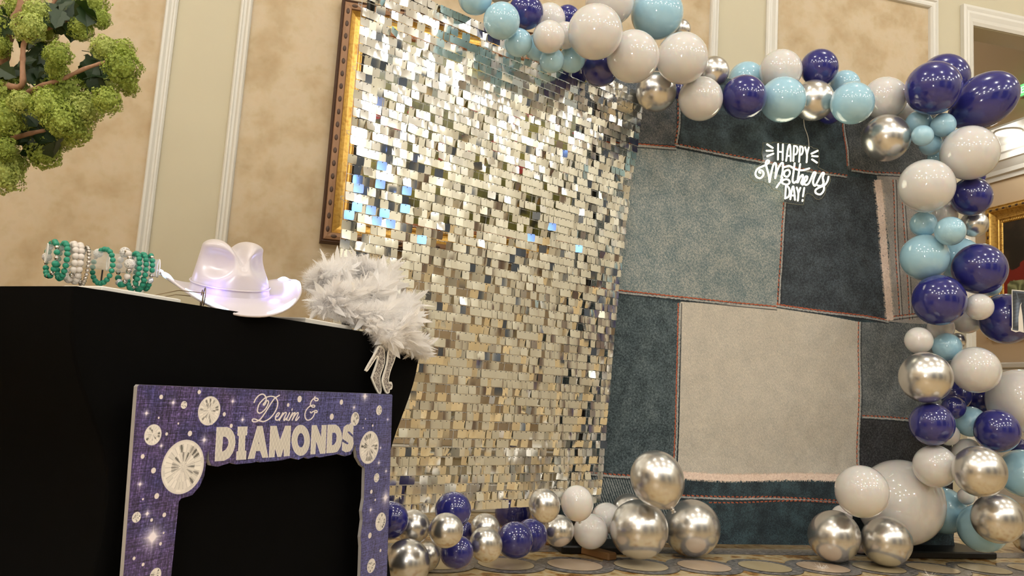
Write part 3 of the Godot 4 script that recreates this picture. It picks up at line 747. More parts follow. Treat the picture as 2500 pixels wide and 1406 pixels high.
func carved_frame(o: Node3D, w: float, h: float, k: float, thick: float) -> void:
	# four mitred members: dark outer edge, brown carved band with beads, gold cove, liner
	var bands := [["outer_edge", M.frame_dark, [Vector2(0, 0), Vector2(0, 0.8), Vector2(0.05, 0.95), Vector2(0.1, 0.85)]],
		["carved_band", M.frame_brown, [Vector2(0.1, 0.85), Vector2(0.12, 1.0), Vector2(0.22, 1.05), Vector2(0.33, 1.0), Vector2(0.36, 0.85)]],
		["gold_cove", M.gold_leaf, [Vector2(0.36, 0.85), Vector2(0.42, 0.7), Vector2(0.5, 0.52), Vector2(0.6, 0.42), Vector2(0.68, 0.4), Vector2(0.71, 0.5), Vector2(0.77, 0.52), Vector2(0.8, 0.4), Vector2(0.83, 0.36)]],
		["liner", M.frame_liner, [Vector2(0.83, 0.36), Vector2(0.86, 0.4), Vector2(0.95, 0.34), Vector2(1.0, 0.2)]]]
	var cs := [Vector2(0, 0), Vector2(w, 0), Vector2(w, h), Vector2(0, h)]
	var inw := [Vector2(1, 1), Vector2(-1, 1), Vector2(-1, -1), Vector2(1, -1)]
	for band in bands:
		var g := Geo.new()
		for s in 4:
			var a: Vector2 = cs[s]
			var b: Vector2 = cs[(s + 1) % 4]
			var qa: Vector2 = inw[s]
			var qb: Vector2 = inw[(s + 1) % 4]
			var side := (b - a).normalized()
			var across := Vector2(-side.y, side.x)
			var pr: Array = band[2]
			for i in pr.size() - 1:
				var p0: Vector2 = pr[i] * Vector2(k, thick)
				var p1: Vector2 = pr[i + 1] * Vector2(k, thick)
				var d := (p1 - p0).normalized()
				g.face([Vector3(a.x + qa.x * p0.x, a.y + qa.y * p0.x, p0.y), Vector3(b.x + qb.x * p0.x, b.y + qb.y * p0.x, p0.y), Vector3(b.x + qb.x * p1.x, b.y + qb.y * p1.x, p1.y), Vector3(a.x + qa.x * p1.x, a.y + qa.y * p1.x, p1.y)], Vector3(across.x * -d.y, across.y * -d.y, d.x))
		part(band[0], g, band[1], o)
	# leaf ornaments along the carved band, and ribs on the liner
	var leafg := Geo.new()
	leafg.ball(Vector3.ZERO, 0.5, 8, 5, Vector3(0.55, 1.0, 0.32))
	var lm := leafg.mesh()
	var ribs := Geo.new()
	for s in 4:
		var a2: Vector2 = cs[s] + inw[s] * k * 0.225
		var b2: Vector2 = cs[(s + 1) % 4] + inw[(s + 1) % 4] * k * 0.225
		var n := int((b2 - a2).length() / (k * 0.42))
		var ang := (b2 - a2).angle() - PI / 2
		for i in n:
			var p := a2.lerp(b2, (i + 0.5) / n)
			part("carved_leaf", lm, M.frame_dark, o, Transform3D(Basis(Vector3.BACK, ang).scaled(Vector3.ONE * k * 0.22), Vector3(p.x, p.y, thick * 1.02)))
		var a3: Vector2 = cs[s] + inw[s] * k * 0.91
		var b3: Vector2 = cs[(s + 1) % 4] + inw[(s + 1) % 4] * k * 0.91
		var n3 := int((b3 - a3).length() / 0.016)
		for i in n3:
			var p3 := a3.lerp(b3, (i + 0.5) / n3)
			ribs.box(Vector3(p3.x, p3.y, thick * 0.36), Vector3(k * 0.1, 0.008, 0.008), 0.002, Basis(Vector3.BACK, ang))
	var rb := part("liner_ribs", ribs, M.frame_liner, o)
	rb.set_meta("kind", "stuff")


func painted(w: int, h: int, f: Callable) -> ImageTexture:
	var b := PackedByteArray()
	b.resize(w * h * 3)
	var k := 0
	for y in h:
		for x in w:
			var c: Color = f.call(float(x) / w, float(y) / h)
			b[k] = int(clampf(c.r, 0, 1) * 255)
			b[k + 1] = int(clampf(c.g, 0, 1) * 255)
			b[k + 2] = int(clampf(c.b, 0, 1) * 255)
			k += 3
	return ImageTexture.create_from_image(Image.create_from_data(w, h, false, Image.FORMAT_RGB8, b))


func framed_picture() -> void:
	var o := thing("picture_frame", "large gilt and carved picture frame hanging on the wall behind the sequin wall", "picture frame", Vector3(0.065, 1.27, -4.094))
	var w := 1.6
	var h := 1.255
	carved_frame(o, w, h, 0.15, 0.055)
	var n1 := noise(51, 2.2, 4)
	var n2 := noise(52, 7.0, 3)
	var tx := painted(256, 200, func(u: float, v: float) -> Color:
		var a := n1.get_noise_2d(u * 1.6, v) * 0.5 + 0.5
		var b := n2.get_noise_2d(u * 1.6, v) * 0.5 + 0.5
		var c := Color(0.56, 0.58, 0.55).lerp(Color(0.38, 0.37, 0.14), smoothstep(0.15, 0.4, v + a * 0.3 - 0.15))
		c = c.lerp(Color(0.14, 0.13, 0.05), smoothstep(0.45, 0.75, b) * smoothstep(0.2, 0.5, v))
		c = c.lerp(Color(0.5, 0.47, 0.12), smoothstep(0.55, 0.7, a) * 0.7)
		if b > 0.66 and v > 0.3 and v < 0.65:
			c = Color(0.55, 0.1, 0.07)
		return c)
	var m := mat("oil_painting", Color(1, 1, 1), 0.4)
	m.albedo_texture = tx
	var g := Geo.new()
	g.face([Vector3(0.14, 0.14, 0.008), Vector3(w - 0.14, 0.14, 0.008), Vector3(w - 0.14, h - 0.14, 0.008), Vector3(0.14, h - 0.14, 0.008)], Vector3.BACK, [Vector2(0, 1), Vector2(1, 1), Vector2(1, 0), Vector2(0, 0)])
	part("canvas", g, m, o)


func passage_painting() -> void:
	var o := thing("picture_frame", "gold framed dark painting of pale green drapery on the passage side wall", "picture frame", Vector3(5.598, 1.3, -5.59), Basis(Vector3.UP, -PI / 2))
	var w := 1.15
	var h := 1.11
	carved_frame(o, w, h, 0.15, 0.05)
	for c in o.get_children():
		if c.name.begins_with("carved_band") or c.name.begins_with("outer_edge") or c.name.begins_with("liner"):
			c.material_override = M.gold_leaf
	var n1 := noise(61, 3.0, 4)
	var tx := painted(200, 160, func(u: float, v: float) -> Color:
		var a := n1.get_noise_2d(u, v)
		var c := Color(0.13, 0.115, 0.09).lerp(Color(0.24, 0.19, 0.13), smoothstep(-0.2, 0.5, a))
		var d := v + (u - 0.1) * 0.5 + a * 0.1
		if d > 0.62 and u > 0.08:
			var s := sin((u * 1.3 - v * 0.5) * 60.0 + a * 9.0) * 0.5 + 0.5
			c = Color(0.36, 0.38, 0.25).lerp(Color(0.62, 0.64, 0.47), s)
		elif d > 0.5:
			c = Color(0.5, 0.14, 0.1)
		return c)
	var m := mat("drapery_painting", Color(1, 1, 1), 0.4)
	m.albedo_texture = tx
	var g := Geo.new()
	g.face([Vector3(0.1, 0.1, 0.008), Vector3(w - 0.1, 0.1, 0.008), Vector3(w - 0.1, h - 0.1, 0.008), Vector3(0.1, h - 0.1, 0.008)], Vector3.BACK, [Vector2(0, 1), Vector2(1, 1), Vector2(1, 0), Vector2(0, 0)])
	part("canvas", g, m, o)


func behind_camera() -> void:
	# what the mirrors and the chrome show of the room's other end: curtains, a dark doorway, a lamp on a stand
	var cm := mat("blue_grey_drape", Color(0.2, 0.245, 0.31), 0.85)
	for k in 2:
		var o := thing("curtain", ["blue grey floor length curtain on the wall behind the camera", "blue grey floor length curtain farther right behind the camera"][k], "curtain", Vector3([0.2, 4.2][k], 0.0, 4.55))
		var g := Geo.new()
		g.grid(90, 6, func(u: float, v: float) -> Vector3:
			return Vector3(u * 2.6, 0.02 + v * 3.3, -0.05 + 0.035 * sin(u * 95.0 + 0.8 * sin(v * 2.0))), func(_p: Vector3) -> Vector3: return Vector3.FORWARD)
		part("drape", g, cm, o)
		var r := Geo.new()
		r.tube([Vector3(-0.1, 3.36, -0.05), Vector3(2.7, 3.36, -0.05)], 0.018, 10)
		part("rod", r, M.gold_leaf, o)
	var dm := mat("door_wood", Color(0.28, 0.16, 0.085), 0.4)
	for k in 2:
		var dg := Geo.new()
		var z := [-1.9, 1.9][k] as float
		dg.box(Vector3(6.99, 1.1, z), Vector3(0.06, 2.2, 0.95), 0.006)
		for y in [0.6, 1.6]:
			dg.box(Vector3(6.955, y, z), Vector3(0.02, 0.8, 0.66), 0.01)
		var dn := struct("door_%d" % (k + 1), dg, dm)
		var hn := Geo.new()
		hn.tube([Vector3(6.955, 1.02, z - 0.38), Vector3(6.9, 1.02, z - 0.38), Vector3(6.9, 1.02, z - 0.27)], 0.011, 8)
		part("door_handle", hn, M.gold_leaf, dn)
	soft_light()
	# video light
	var vl := thing("video_light", "small violet and cyan video light on a black stand behind the camera", "lamp", Vector3(1.02, 0.0, 0.25))
	var st := Geo.new()
	st.tube([Vector3(0, 0.02, 0), Vector3(0, 1.5, 0)], 0.012, 8)
	for a in 3:
		st.tube([Vector3(0, 0.45, 0), Vector3(0.35 * cos(a * TAU / 3), 0.012, 0.35 * sin(a * TAU / 3))], 0.009, 8)
	part("stand", st, M.black_metal, vl)
	var bx := Geo.new()
	bx.box(Vector3(0, 1.58, 0.02), Vector3(0.2, 0.2, 0.03), 0.006)
	part("housing", bx, M.black_metal, vl)
	var vm := mat("violet_lamp_glow", Color(0.5, 0.4, 1), 0.4)
	vm.emission_enabled = true
	vm.emission = Color(0.42, 0.36, 0.95)
	vm.emission_energy_multiplier = 1.3
	var f1 := Geo.new()
	f1.box(Vector3(0, 1.58, 0.001), Vector3(0.18, 0.18, 0.008), 0.002)
	part("violet_panel", f1, vm, vl)
	var cy := mat("cyan_lamp_glow", Color(0.5, 1, 1), 0.4)
	cy.emission_enabled = true
	cy.emission = Color(0.5, 0.96, 0.98)
	cy.emission_energy_multiplier = 3.2
	var f2 := Geo.new()
	f2.box(Vector3(0, 1.58, -0.006), Vector3(0.1, 0.1, 0.008), 0.002)
	part("cyan_panel", f2, cy, vl)
	var l := OmniLight3D.new()
	l.name = "lamp"
	l.light_color = Color(0.6, 0.65, 1.0)
	l.light_energy = 0.02
	l.light_size = 0.08
	l.omni_range = 12.0
	l.omni_attenuation = 2.0
	l.shadow_enabled = true
	l.position = Vector3(0, 1.58, -0.07)
	vl.add_child(l)


func soft_light() -> void:
	var at := Vector3(-0.4, 1.2, 0.45)
	var o := thing("soft_light", "square white photo light on a black stand just left of the camera", "lamp", Vector3(at.x, 0, at.z))
	var st := Geo.new()
	st.tube([Vector3(0, 0.02, 0.04), Vector3(0, at.y, 0.04)], 0.013, 8)
	for a in 3:
		st.tube([Vector3(0, 0.4, 0.04), Vector3(0.33 * cos(a * TAU / 3 + 0.5), 0.012, 0.04 + 0.33 * sin(a * TAU / 3 + 0.5))], 0.009, 8)
	part("stand", st, M.black_metal, o)
	var b := Basis(Vector3.UP, deg_to_rad(4.0)) * Basis(Vector3.RIGHT, deg_to_rad(2.0))
	var bx := Geo.new()
	bx.box(Vector3(0, at.y, 0.02), Vector3(0.38, 0.38, 0.05), 0.01)
	part("housing", bx, M.black_metal, o)
	var wm := mat("soft_lamp_glow", Color(1, 1, 1), 0.5)
	wm.emission_enabled = true
	wm.emission = Color(1.0, 0.98, 0.95)
	wm.emission_energy_multiplier = 3.0
	var f := Geo.new()
	f.box(Vector3(0, at.y, -0.007), Vector3(0.34, 0.34, 0.006), 0.002)
	part("diffuser_panel", f, wm, o)
	var l := AreaLight3D.new()
	l.name = "lamp"
	l.area_size = Vector2(0.34, 0.34)
	l.light_color = Color(1.0, 0.985, 0.96)
	l.light_energy = 1.25
	l.shadow_enabled = true
	l.position = Vector3(0, at.y, -0.02)
	o.add_child(l)


func seq_right(y: float) -> float:
	# the wall's right edge swings out towards its top
	var ys := [0.0, 0.19, 0.55, 0.964, 1.468, 1.725, 1.886, 2.1]
	var ts := [0.922, 0.929, 0.947, 0.9715, 1.021, 1.06, 1.079, 1.105]
	for i in 7:
		if y <= ys[i + 1]:
			return lerpf(ts[i], ts[i + 1], (y - ys[i]) / (ys[i + 1] - ys[i]))
	return 1.105


func sequin_wall() -> void:
	var o := thing("sequin_screen", "shimmering backdrop wall of square silver mirror sequins, left of the denim backdrop", "sequin screen", SEQ_AT, Basis(SEQ_ALONG, Vector3.UP, SEQ_OUT))
	var left := -0.312
	var bottom := 0.19
	var rows := 57
	var cols := 51
	var rowh := 0.0305
	var tile := Geo.new()
	var size := 0.0302
	var N := 4
	# one film square, hung from its top edge: rounded corners, slightly bowed
	var variants := []
	for kind in 4:
		var g := Geo.new()
		var bow: float = [0.0, 0.0002, -0.0002, 0.0007][kind]
		var pts := []
		for j in N + 1:
			for i in N + 1:
				var p := Vector2(float(i) / N - 0.5, -float(j) / N)
				if (i == 0 or i == N) and (j == 0 or j == N):
					p.x *= 0.95
					p.y = -0.025 if j == 0 else -0.975
				pts.append(p)
		for p in pts:
			var x: float = p.x
			var y: float = p.y + 0.5
			var q := Vector3(p.x * size * 1.07, p.y * size * 0.97, bow * (1.0 - 4.0 * x * x) + bow * 0.5 * (1.0 - 4.0 * y * y))
			g.vert(q, Vector3(8.0 * bow * x / size, 4.0 * bow * y / size, 1).normalized())
		for j in N:
			for i in N:
				var a := j * (N + 1) + i
				g.quad(a, a + 1, a + N + 2, a + N + 1)
		variants.append(g)
	var vm := []
	for g in variants:
		vm.append(g.mesh())
	rng.seed = 77
	var rest := Geo.new()
	var pins := Geo.new()
	var bars := Geo.new()
	var lamp := Vector3(1.02, 1.58, 0.25)
	var box_basis := Basis(SEQ_ALONG, Vector3.UP, SEQ_OUT)
	var aimed := {}
	for k in range(0, AIMED.size(), 3):
		var best := 9.0
		var key := Vector2i()
		for r in rows:
			for c in cols:
				var y := bottom + (r + 0.5) * rowh
				var x := lerpf(left, seq_right(y), (c + 0.5) / cols)
				var d := Vector2(x - AIMED[k], y - AIMED[k + 1]).length()
				if d < best and (r + c) % 2 == 0:
					best = d
					key = Vector2i(r, c)
		aimed[key] = AIMED[k + 2]
	var single := 0
	for r in rows:
		var ytop := bottom + (r + 1) * rowh
		var run := 0
		for c in cols:
			var x := lerpf(left, seq_right(ytop), (c + 0.5) / cols)
			# runs of tiles lie flat in front, those between hang behind and turned
			if run == 0:
				run = [1, -1, 1, -1, 2, -1, 2, 3, -2, 1, -1, -1, 1, -2][rng.randi_range(0, 10 if r > 26 else 13)]
			var front := run > 0
			run += -1 if run > 0 else 1
			var key := Vector2i(r, c)
			var b := Basis()
			var z := 0.0045 if front else 0.0012
			var k := rng.randi_range(0, 2) if rng.randf() < 0.92 else 3
			if aimed.has(key):
				var here := SEQ_AT + box_basis * Vector3(x, ytop - size / 2, z)
				var to := lamp + (Vector3(0.065, 0.05, 0) if aimed[key] > 0.5 else Vector3(rng.randf_range(-0.03, 0.03), rng.randf_range(-0.03, 0.03), 0))
				var nm := box_basis.inverse() * ((CAM - here).normalized() + (to - here).normalized()).normalized()
				b = Basis(Quaternion(Vector3.BACK, nm))
				z = 0.012
				front = true
				k = 0
			elif front:
				var loose := rng.randf() < 0.16
				var sp := 0.09 if loose else 0.026
				b = Basis.from_euler(Vector3(rng.randfn(-0.045, sp), rng.randfn(0.0, sp), rng.randfn(0.0, 0.01)))
				if rng.randf() < 0.012:
					b = Basis.from_euler(Vector3(rng.randf_range(-0.3, 0.3), rng.randf_range(-0.5, 0.5), rng.randf_range(-0.25, 0.25)))
					z += 0.006
			else:
				if rng.randf() < 0.3:
					k = -1
				b = Basis.from_euler(Vector3(rng.randfn(0.1, 0.07), rng.randfn(-0.14, 0.16), 0.0))
			var xf := Transform3D(b, Vector3(x, ytop, z + 0.003))
			pins.box(Vector3(x, ytop - 0.0032, z + 0.0042), Vector3(0.0016, 0.003, 0.003))
			if k < 0:
				continue
			if single < 296 and (c < 5 or aimed.has(key)):
				single += 1
				part("sequin", vm[k], M.mirror_film, o, xf)
			else:
				var src: Geo = variants[k]
				var off := rest.v.size()
				for i in src.v.size():
					rest.vert(xf * src.v[i], b * src.n[i])
				for i in src.ix:
					rest.ix.append(off + i)
		if r % 1 == 0:
			bars.box(Vector3((left + seq_right(ytop)) / 2, ytop - 0.002, -0.001), Vector3(seq_right(ytop) - left, 0.0022, 0.0016))
	for c in range(0, cols + 1, 2):
		var a := Vector3(lerpf(left, seq_right(bottom), float(c) / cols), bottom, -0.002)
		var e := Vector3(lerpf(left, seq_right(bottom + rows * rowh), float(c) / cols), bottom + rows * rowh, -0.002)
		bars.tube([a, e], 0.0011, 4)
	# clear hooks along the left edge
	for r in range(4, rows, 7):
		var y := bottom + r * rowh
		bars.tube([Vector3(left, y, 0), Vector3(left - 0.012, y + 0.004, 0), Vector3(left - 0.014, y + 0.012, 0), Vector3(left - 0.004, y + 0.014, 0)], 0.0013, 5)
	part("sequin_field", rest, M.mirror_film, o).set_meta("kind", "stuff")
	part("pin_field", pins, M.dark_pin, o).set_meta("kind", "stuff")
	part("backing_grid", bars, M.clear_plastic, o)
	# stand behind: two posts, top bar, feet
	for s in 2:
		var pg := Geo.new()
		var x := [left + 0.06, 0.86][s] as float
		pg.tube([Vector3(x, 0.0, -0.05), Vector3(x, 1.96, -0.05)], 0.014, 10)
		part("post", pg, M.black_metal, o)
		var fg := Geo.new()
		fg.box(Vector3(x, 0.015, -0.05), Vector3(0.05, 0.03, 0.4), 0.006)
		part("foot", fg, M.raw_wood if s else M.black_metal, o)
	var tb := Geo.new()
	tb.tube([Vector3(left + 0.06, 1.93, -0.05), Vector3(0.95, 1.93, -0.05)], 0.012, 10)
	part("top_bar", tb, M.black_metal, o)


func denim_texture() -> ImageTexture:
	var w := 1400
	var h := 1500
	var x0 := 1.08
	var y1 := 2.1
	var sx := 1.95 / w
	var na := noise(71, 0.012, 4).get_image(w, h).get_data()
	var nb := noise(72, 0.11, 2).get_image(w, h).get_data()
	var nc := noise(73, 0.45, 1, FastNoiseLite.TYPE_VALUE).get_image(w, h).get_data()
	# patch numbers, scan line by scan line
	var id := PackedByteArray()
	id.resize(w * h)
	var kinds := ["P1", "P2", "P3", "P4", "P5", "P6", "P7", "P8", "P9", "P10", "P11", "P12"]
	for k in kinds.size():
		var poly := pairs(PATCHES[kinds[k]])
		for i in poly.size():
			poly[i] = Vector2((poly[i].x - x0) / sx, (y1 - poly[i].y) / sx)
		fill_rows(poly, w, h, func(y: int, a: int, b: int) -> void:
			for x in range(a, b):
				id[y * w + x] = k + 1)
	# dark and light thread of each patch, twill pitch in pixels, its slant, how much twill, mottle and grain
	var dark := [Color(0.19, 0.24, 0.27), Color(0.085, 0.125, 0.15), Color(0.15, 0.18, 0.20), Color(0.29, 0.38, 0.41), Color(0.1, 0.125, 0.15), Color(0.46, 0.46, 0.46), Color(0.105, 0.16, 0.185), Color(0.60, 0.59, 0.56), Color(0.22, 0.255, 0.275), Color(0.09, 0.095, 0.11), Color(0.12, 0.18, 0.2), Color(0.055, 0.095, 0.125)]
	var lite := [Color(0.54, 0.53, 0.54), Color(0.31, 0.375, 0.4), Color(0.48, 0.48, 0.47), Color(0.71, 0.70, 0.67), Color(0.32, 0.36, 0.39), Color(0.77, 0.72, 0.67), Color(0.38, 0.43, 0.445), Color(0.86, 0.82, 0.755), Color(0.56, 0.57, 0.565), Color(0.28, 0.28, 0.295), Color(0.57, 0.58, 0.57), Color(0.24, 0.33, 0.355)]
	var pitch := [5.5, 4.6, 6.0, 5.0, 4.0, 6.0, 3.6, 5.0, 5.0, 3.2, 8.0, 5.5]
	var slant := [0.62, -2.2, 0.62, 0.62, 0.62, 0.62, -0.7, 0.62, 0.62, 0.5, 0.45, -0.75]
	var twill := [0.75, 0.5, 0.75, 0.72, 0.3, 0.6, 0.22, 0.62, 0.75, 0.12, 0.9, 0.6]
	var mott := [0.6, 0.8, 0.4, 0.42, 0.6, 0.2, 0.55, 0.22, 0.45, 0.35, 0.4, 0.9]
	var grain := [0.45, 0.45, 0.45, 0.6, 0.6, 0.25, 0.7, 0.3, 0.55, 0.9, 0.35, 0.5]
	var tri := PackedFloat32Array()
	tri.resize(256)
	for i in 256:
		tri[i] = 0.5 - 0.5 * cos(TAU * i / 256.0)
	var out := PackedByteArray()
	out.resize(w * h * 3)
	for y in h:
		var row := y * w
		for x in w:
			var q := row + x
			var k := id[q] - 1
			if k < 0:
				k = 11
			var a := na[q] / 255.0 - 0.5
			var b := nb[q] / 255.0 - 0.5
			var c := nc[q] / 255.0 - 0.5
			var tw := tri[int((x * 1.0 - y * slant[k] + b * 2.5) / pitch[k] * 256.0) & 255]
			var t: float = 0.45 + (tw - 0.5) * twill[k] + a * mott[k] + (b + c) * grain[k]
			t = clampf(t, 0.0, 1.0)
			var d: Color = dark[k]
			var l: Color = lite[k]
			var o := q * 3
			out[o] = int((d.r + (l.r - d.r) * t) * 255.0)
			out[o + 1] = int((d.g + (l.g - d.g) * t) * 255.0)
			out[o + 2] = int((d.b + (l.b - d.b) * t) * 255.0)
	var im := Image.create_from_data(w, h, false, Image.FORMAT_RGB8, out)
	var r2 := RandomNumberGenerator.new()
	r2.seed = 5
	# seams: a pale worn ridge, a dark groove below it, then orange thread
	for s in SEAMS:
		var p := smooth(pairs(s[1]), 8)
		var flat := PackedVector2Array()
		for q in p:
			flat.append(Vector2((q.x - x0) / sx, (y1 - q.y) / sx))
		if s[0] != "dash2":
			dab_line(im, flat, func(c: Vector2, d: Vector2, _l: float) -> void:
				var nrm := Vector2(-d.y, d.x)
				if nrm.y < 0.0 or (absf(nrm.y) < 0.3 and nrm.x < 0.0):
					nrm = -nrm
				blot(im, c + nrm * (6.0 + r2.randf_range(-1.5, 1.5)), 3.0, Color(0.68, 0.67, 0.65, r2.randf_range(0.25, 0.75)))
				blot(im, c + nrm * 11.5, 1.9, Color(0.04, 0.05, 0.07, 0.4)))
		var dash: bool = s[0] != "plain"
		dab_line(im, flat, func(c: Vector2, d: Vector2, l: float) -> void:
			var ph := fmod(l, 15.0)
			if dash and ph > 9.5:
				blot(im, c, 1.6, Color(0.05, 0.06, 0.09, 0.5))
			elif not dash and ph > 13.0:
				blot(im, c, 1.4, Color(0.35, 0.14, 0.08, 0.7))
			else:
				blot(im, c + Vector2(-d.y, d.x) * 0.8 * sin(l * 0.4), 1.75, Color(0.74, 0.36, 0.2).lerp(Color(0.6, 0.27, 0.17), r2.randf()))
			, 1.3)
	# frayed white hems
	for s in FRAYS:
		var p := smooth(pairs(s[1]), 8)
		var flat := PackedVector2Array()
		for q in p:
			flat.append(Vector2((q.x - x0) / sx, (y1 - q.y) / sx))
		var wide: float = s[2] / sx
		dab_line(im, flat, func(c: Vector2, d: Vector2, _l: float) -> void:
			var nrm := Vector2(-d.y, d.x)
			for k in 9:
				var o := r2.randf_range(-0.5, 0.5)
				var e := c + nrm * o * wide
				blot(im, e, 2.6, Color(0.93, 0.855, 0.795).lerp(Color(0.84, 0.74, 0.68), r2.randf()))
			var side := -0.62 if r2.randf() < 0.5 else 0.62
			for k in 5:
				blot(im, c + nrm * (side * wide * (0.8 + k * 0.1)) + d * r2.randf_range(-1, 1), 1.0, Color(0.78, 0.7, 0.63, 0.8))
			if r2.randf() < 0.05:
				for k in 9:
					blot(im, c + d * k * 1.5 + nrm * (r2.randf_range(-0.5, 0.5) + sin(k * 0.9) * 1.5), 1.0, Color(0.3, 0.27, 0.26, 0.7)))
	return ImageTexture.create_from_image(im)


func fill_rows(poly: PackedVector2Array, w: int, h: int, f: Callable) -> void:
	var lo := 1e9
	var hi := -1e9
	for p in poly:
		lo = minf(lo, p.y)
		hi = maxf(hi, p.y)
	for y in range(maxi(int(lo), 0), mini(int(hi) + 1, h)):
		var xs := []
		var yy := y + 0.5
		for i in poly.size():
			var a := poly[i]
			var b := poly[(i + 1) % poly.size()]
			if (a.y <= yy) != (b.y <= yy):
				xs.append(a.x + (yy - a.y) / (b.y - a.y) * (b.x - a.x))
		xs.sort()
		for i in range(0, xs.size() - 1, 2):
			var a := clampi(int(round(xs[i])), 0, w)
			var b := clampi(int(round(xs[i + 1])), 0, w)
			if b > a:
				f.call(y, a, b)


func blot(im: Image, c: Vector2, r: float, col: Color) -> void:
	for y in range(int(c.y - r), int(c.y + r) + 2):
		for x in range(int(c.x - r), int(c.x + r) + 2):
			if x < 0 or y < 0 or x >= im.get_width() or y >= im.get_height():
				continue
			var k := clampf(r + 0.5 - Vector2(x + 0.5, y + 0.5).distance_to(c), 0.0, 1.0) * col.a
			if k > 0.0:
				var o := im.get_pixel(x, y)
				im.set_pixel(x, y, Color(lerpf(o.r, col.r, k), lerpf(o.g, col.g, k), lerpf(o.b, col.b, k)))


func dab_line(im: Image, p: PackedVector2Array, f: Callable, step := 2.0) -> void:
	var run := 0.0
	for i in p.size() - 1:
		var a := p[i]
		var b := p[i + 1]
		var l := a.distance_to(b)
		var d := (b - a) / maxf(l, 1e-6)
		var s := 0.0
		while s < l:
			f.call(a + d * s, d, run + s)
			s += step
		run += l


func denim_backdrop() -> void:
	var o := thing("denim_backdrop", "tall fabric backdrop printed with patchwork denim and orange stitching on a black stand", "backdrop", Vector3(1.08, 0, -3.25))
	var m := mat("denim_print", Color(1, 1, 1), 0.9)
	m.albedo_texture = denim_texture()
	m.normal_enabled = true
	m.normal_texture = noise_tex(noise(74, 0.2, 2), 256, [], [], true, 2.0)
	m.normal_scale = 0.15
	m.rim_enabled = true
	m.rim = 0.15
	var wv := noise(75, 1.3, 2)
	var g := Geo.new()
	var wide := 1.95
	var nu := 80
	var nv := 80
	g.grid(nu, nv, func(u: float, v: float) -> Vector3:
		var y := 0.02 + v * 2.07
		var x := u * wide
		var z := 0.012 * wv.get_noise_2d(x * 1.2, y * 1.2) + 0.006 * smoothstep(0.25, 0.0, y) * sin(y * 70.0 + wv.get_noise_2d(x * 2.0, y) * 2.0)
		z -= 0.0025 * exp(-pow((y - 0.37 - 0.01 * sin(x * 4.0)) / 0.004, 2.0))
		return Vector3(x, y, z), func(_p: Vector3) -> Vector3: return Vector3.BACK)
	for i in g.t.size():
		var p := g.v[i]
		g.t[i] = Vector2(p.x / 1.95, (2.1 - p.y) / (1500.0 * 1.95 / 1400.0))
	part("printed_cloth", g, m, o)
	for s in 2:
		var pg := Geo.new()
		var x := [0.03, 1.88][s] as float
		pg.tube([Vector3(x, 0.0, -0.04), Vector3(x, 2.1, -0.04)], 0.016, 10)
		part("post", pg, M.black_metal, o)
		var fg := Geo.new()
		fg.box(Vector3(x - (0.16 if s else -0.1), 0.016, 0.0), Vector3(0.62 if s else 0.3, 0.03, 0.34), 0.006)
		part("foot", fg, M.black_metal, o)
	var tb := Geo.new()
	tb.tube([Vector3(0.0, 2.09, -0.03), Vector3(1.92, 2.09, -0.03)], 0.014, 10)
	tb.tube([Vector3(0.0, 0.03, -0.03), Vector3(1.92, 0.03, -0.03)], 0.012, 10)
	part("cross_bars", tb, M.black_metal, o)


func neon_sign() -> void:
	var o := thing("neon_sign", "glowing white neon sign reading Happy Mothers Day on a clear acrylic board", "neon sign", Vector3(0, 0, -3.2))
	var am := mat("acrylic", Color(0.92, 0.95, 0.95, 0.012), 0.05)
	am.metallic_specular = 0.06
	am.transparency = BaseMaterial3D.TRANSPARENCY_ALPHA
	var out := smooth(pairs(ACRYLIC), 3)
	var g := Geo.new()
	g.prism(out, -0.004, 0.0, Transform3D())
	part("acrylic_board", g, am, o)
	# cut edge that catches the light
	var em := mat("acrylic_edge", Color(0.5, 0.49, 0.4), 0.25)
	var eg := Geo.new()
	var ring := []
	for p in out:
		ring.append(Vector3(p.x, p.y, -0.002))
	eg.tube(ring, 0.0011, 6, true)
	part("board_edge", eg, em, o)
	var nm := mat("neon_tube_glow", Color(1, 0.99, 0.93), 0.4)
	nm.emission_enabled = true
	nm.emission = Color(1.0, 0.985, 0.87)
	nm.emission_energy_multiplier = 1.5
	for word in [["happy_lettering", NEON_HAPPY, 0.004], ["ray_lettering", NEON_RAYS, 0.0044], ["mothers_lettering", NEON_MOTHERS, 0.0043], ["day_lettering", NEON_DAY, 0.0041]]:
		var w := Geo.new()
		for st in word[1]:
			var p := smooth(pairs(st), 5)
			var q := []
			for a in p:
				q.append(Vector3(a.x, a.y, 0.006))
			w.tube(q, word[2], 8)
			for e in [q[0], q[q.size() - 1]]:
				w.ball(e, word[2], 8, 5)
		part(word[0], w, nm, o)
	var l := AreaLight3D.new()
	l.name = "glow"
	l.area_size = Vector2(0.3, 0.18)
	l.light_color = Color(1, 0.97, 0.85)
	l.light_energy = 0.05
	l.shadow_enabled = true
	l.position = Vector3(2.1, 1.66, 0.02)
	l.rotation = Vector3(0, PI, 0)
	o.add_child(l)
	var c := thing("cord", "thin clear cord from the garland down to the neon sign", "cord", Vector3(0, 0, -3.2))
	var cg := Geo.new()
	var cp := []
	for a in smooth(pairs(CORD), 6):
		cp.append(Vector3(a.x, a.y, 0.002))
	cg.tube(cp, 0.0016, 6)
	part("wire", cg, M.white_card, c)


var balloon_skin: ArrayMesh
var balloon_knot: ArrayMesh


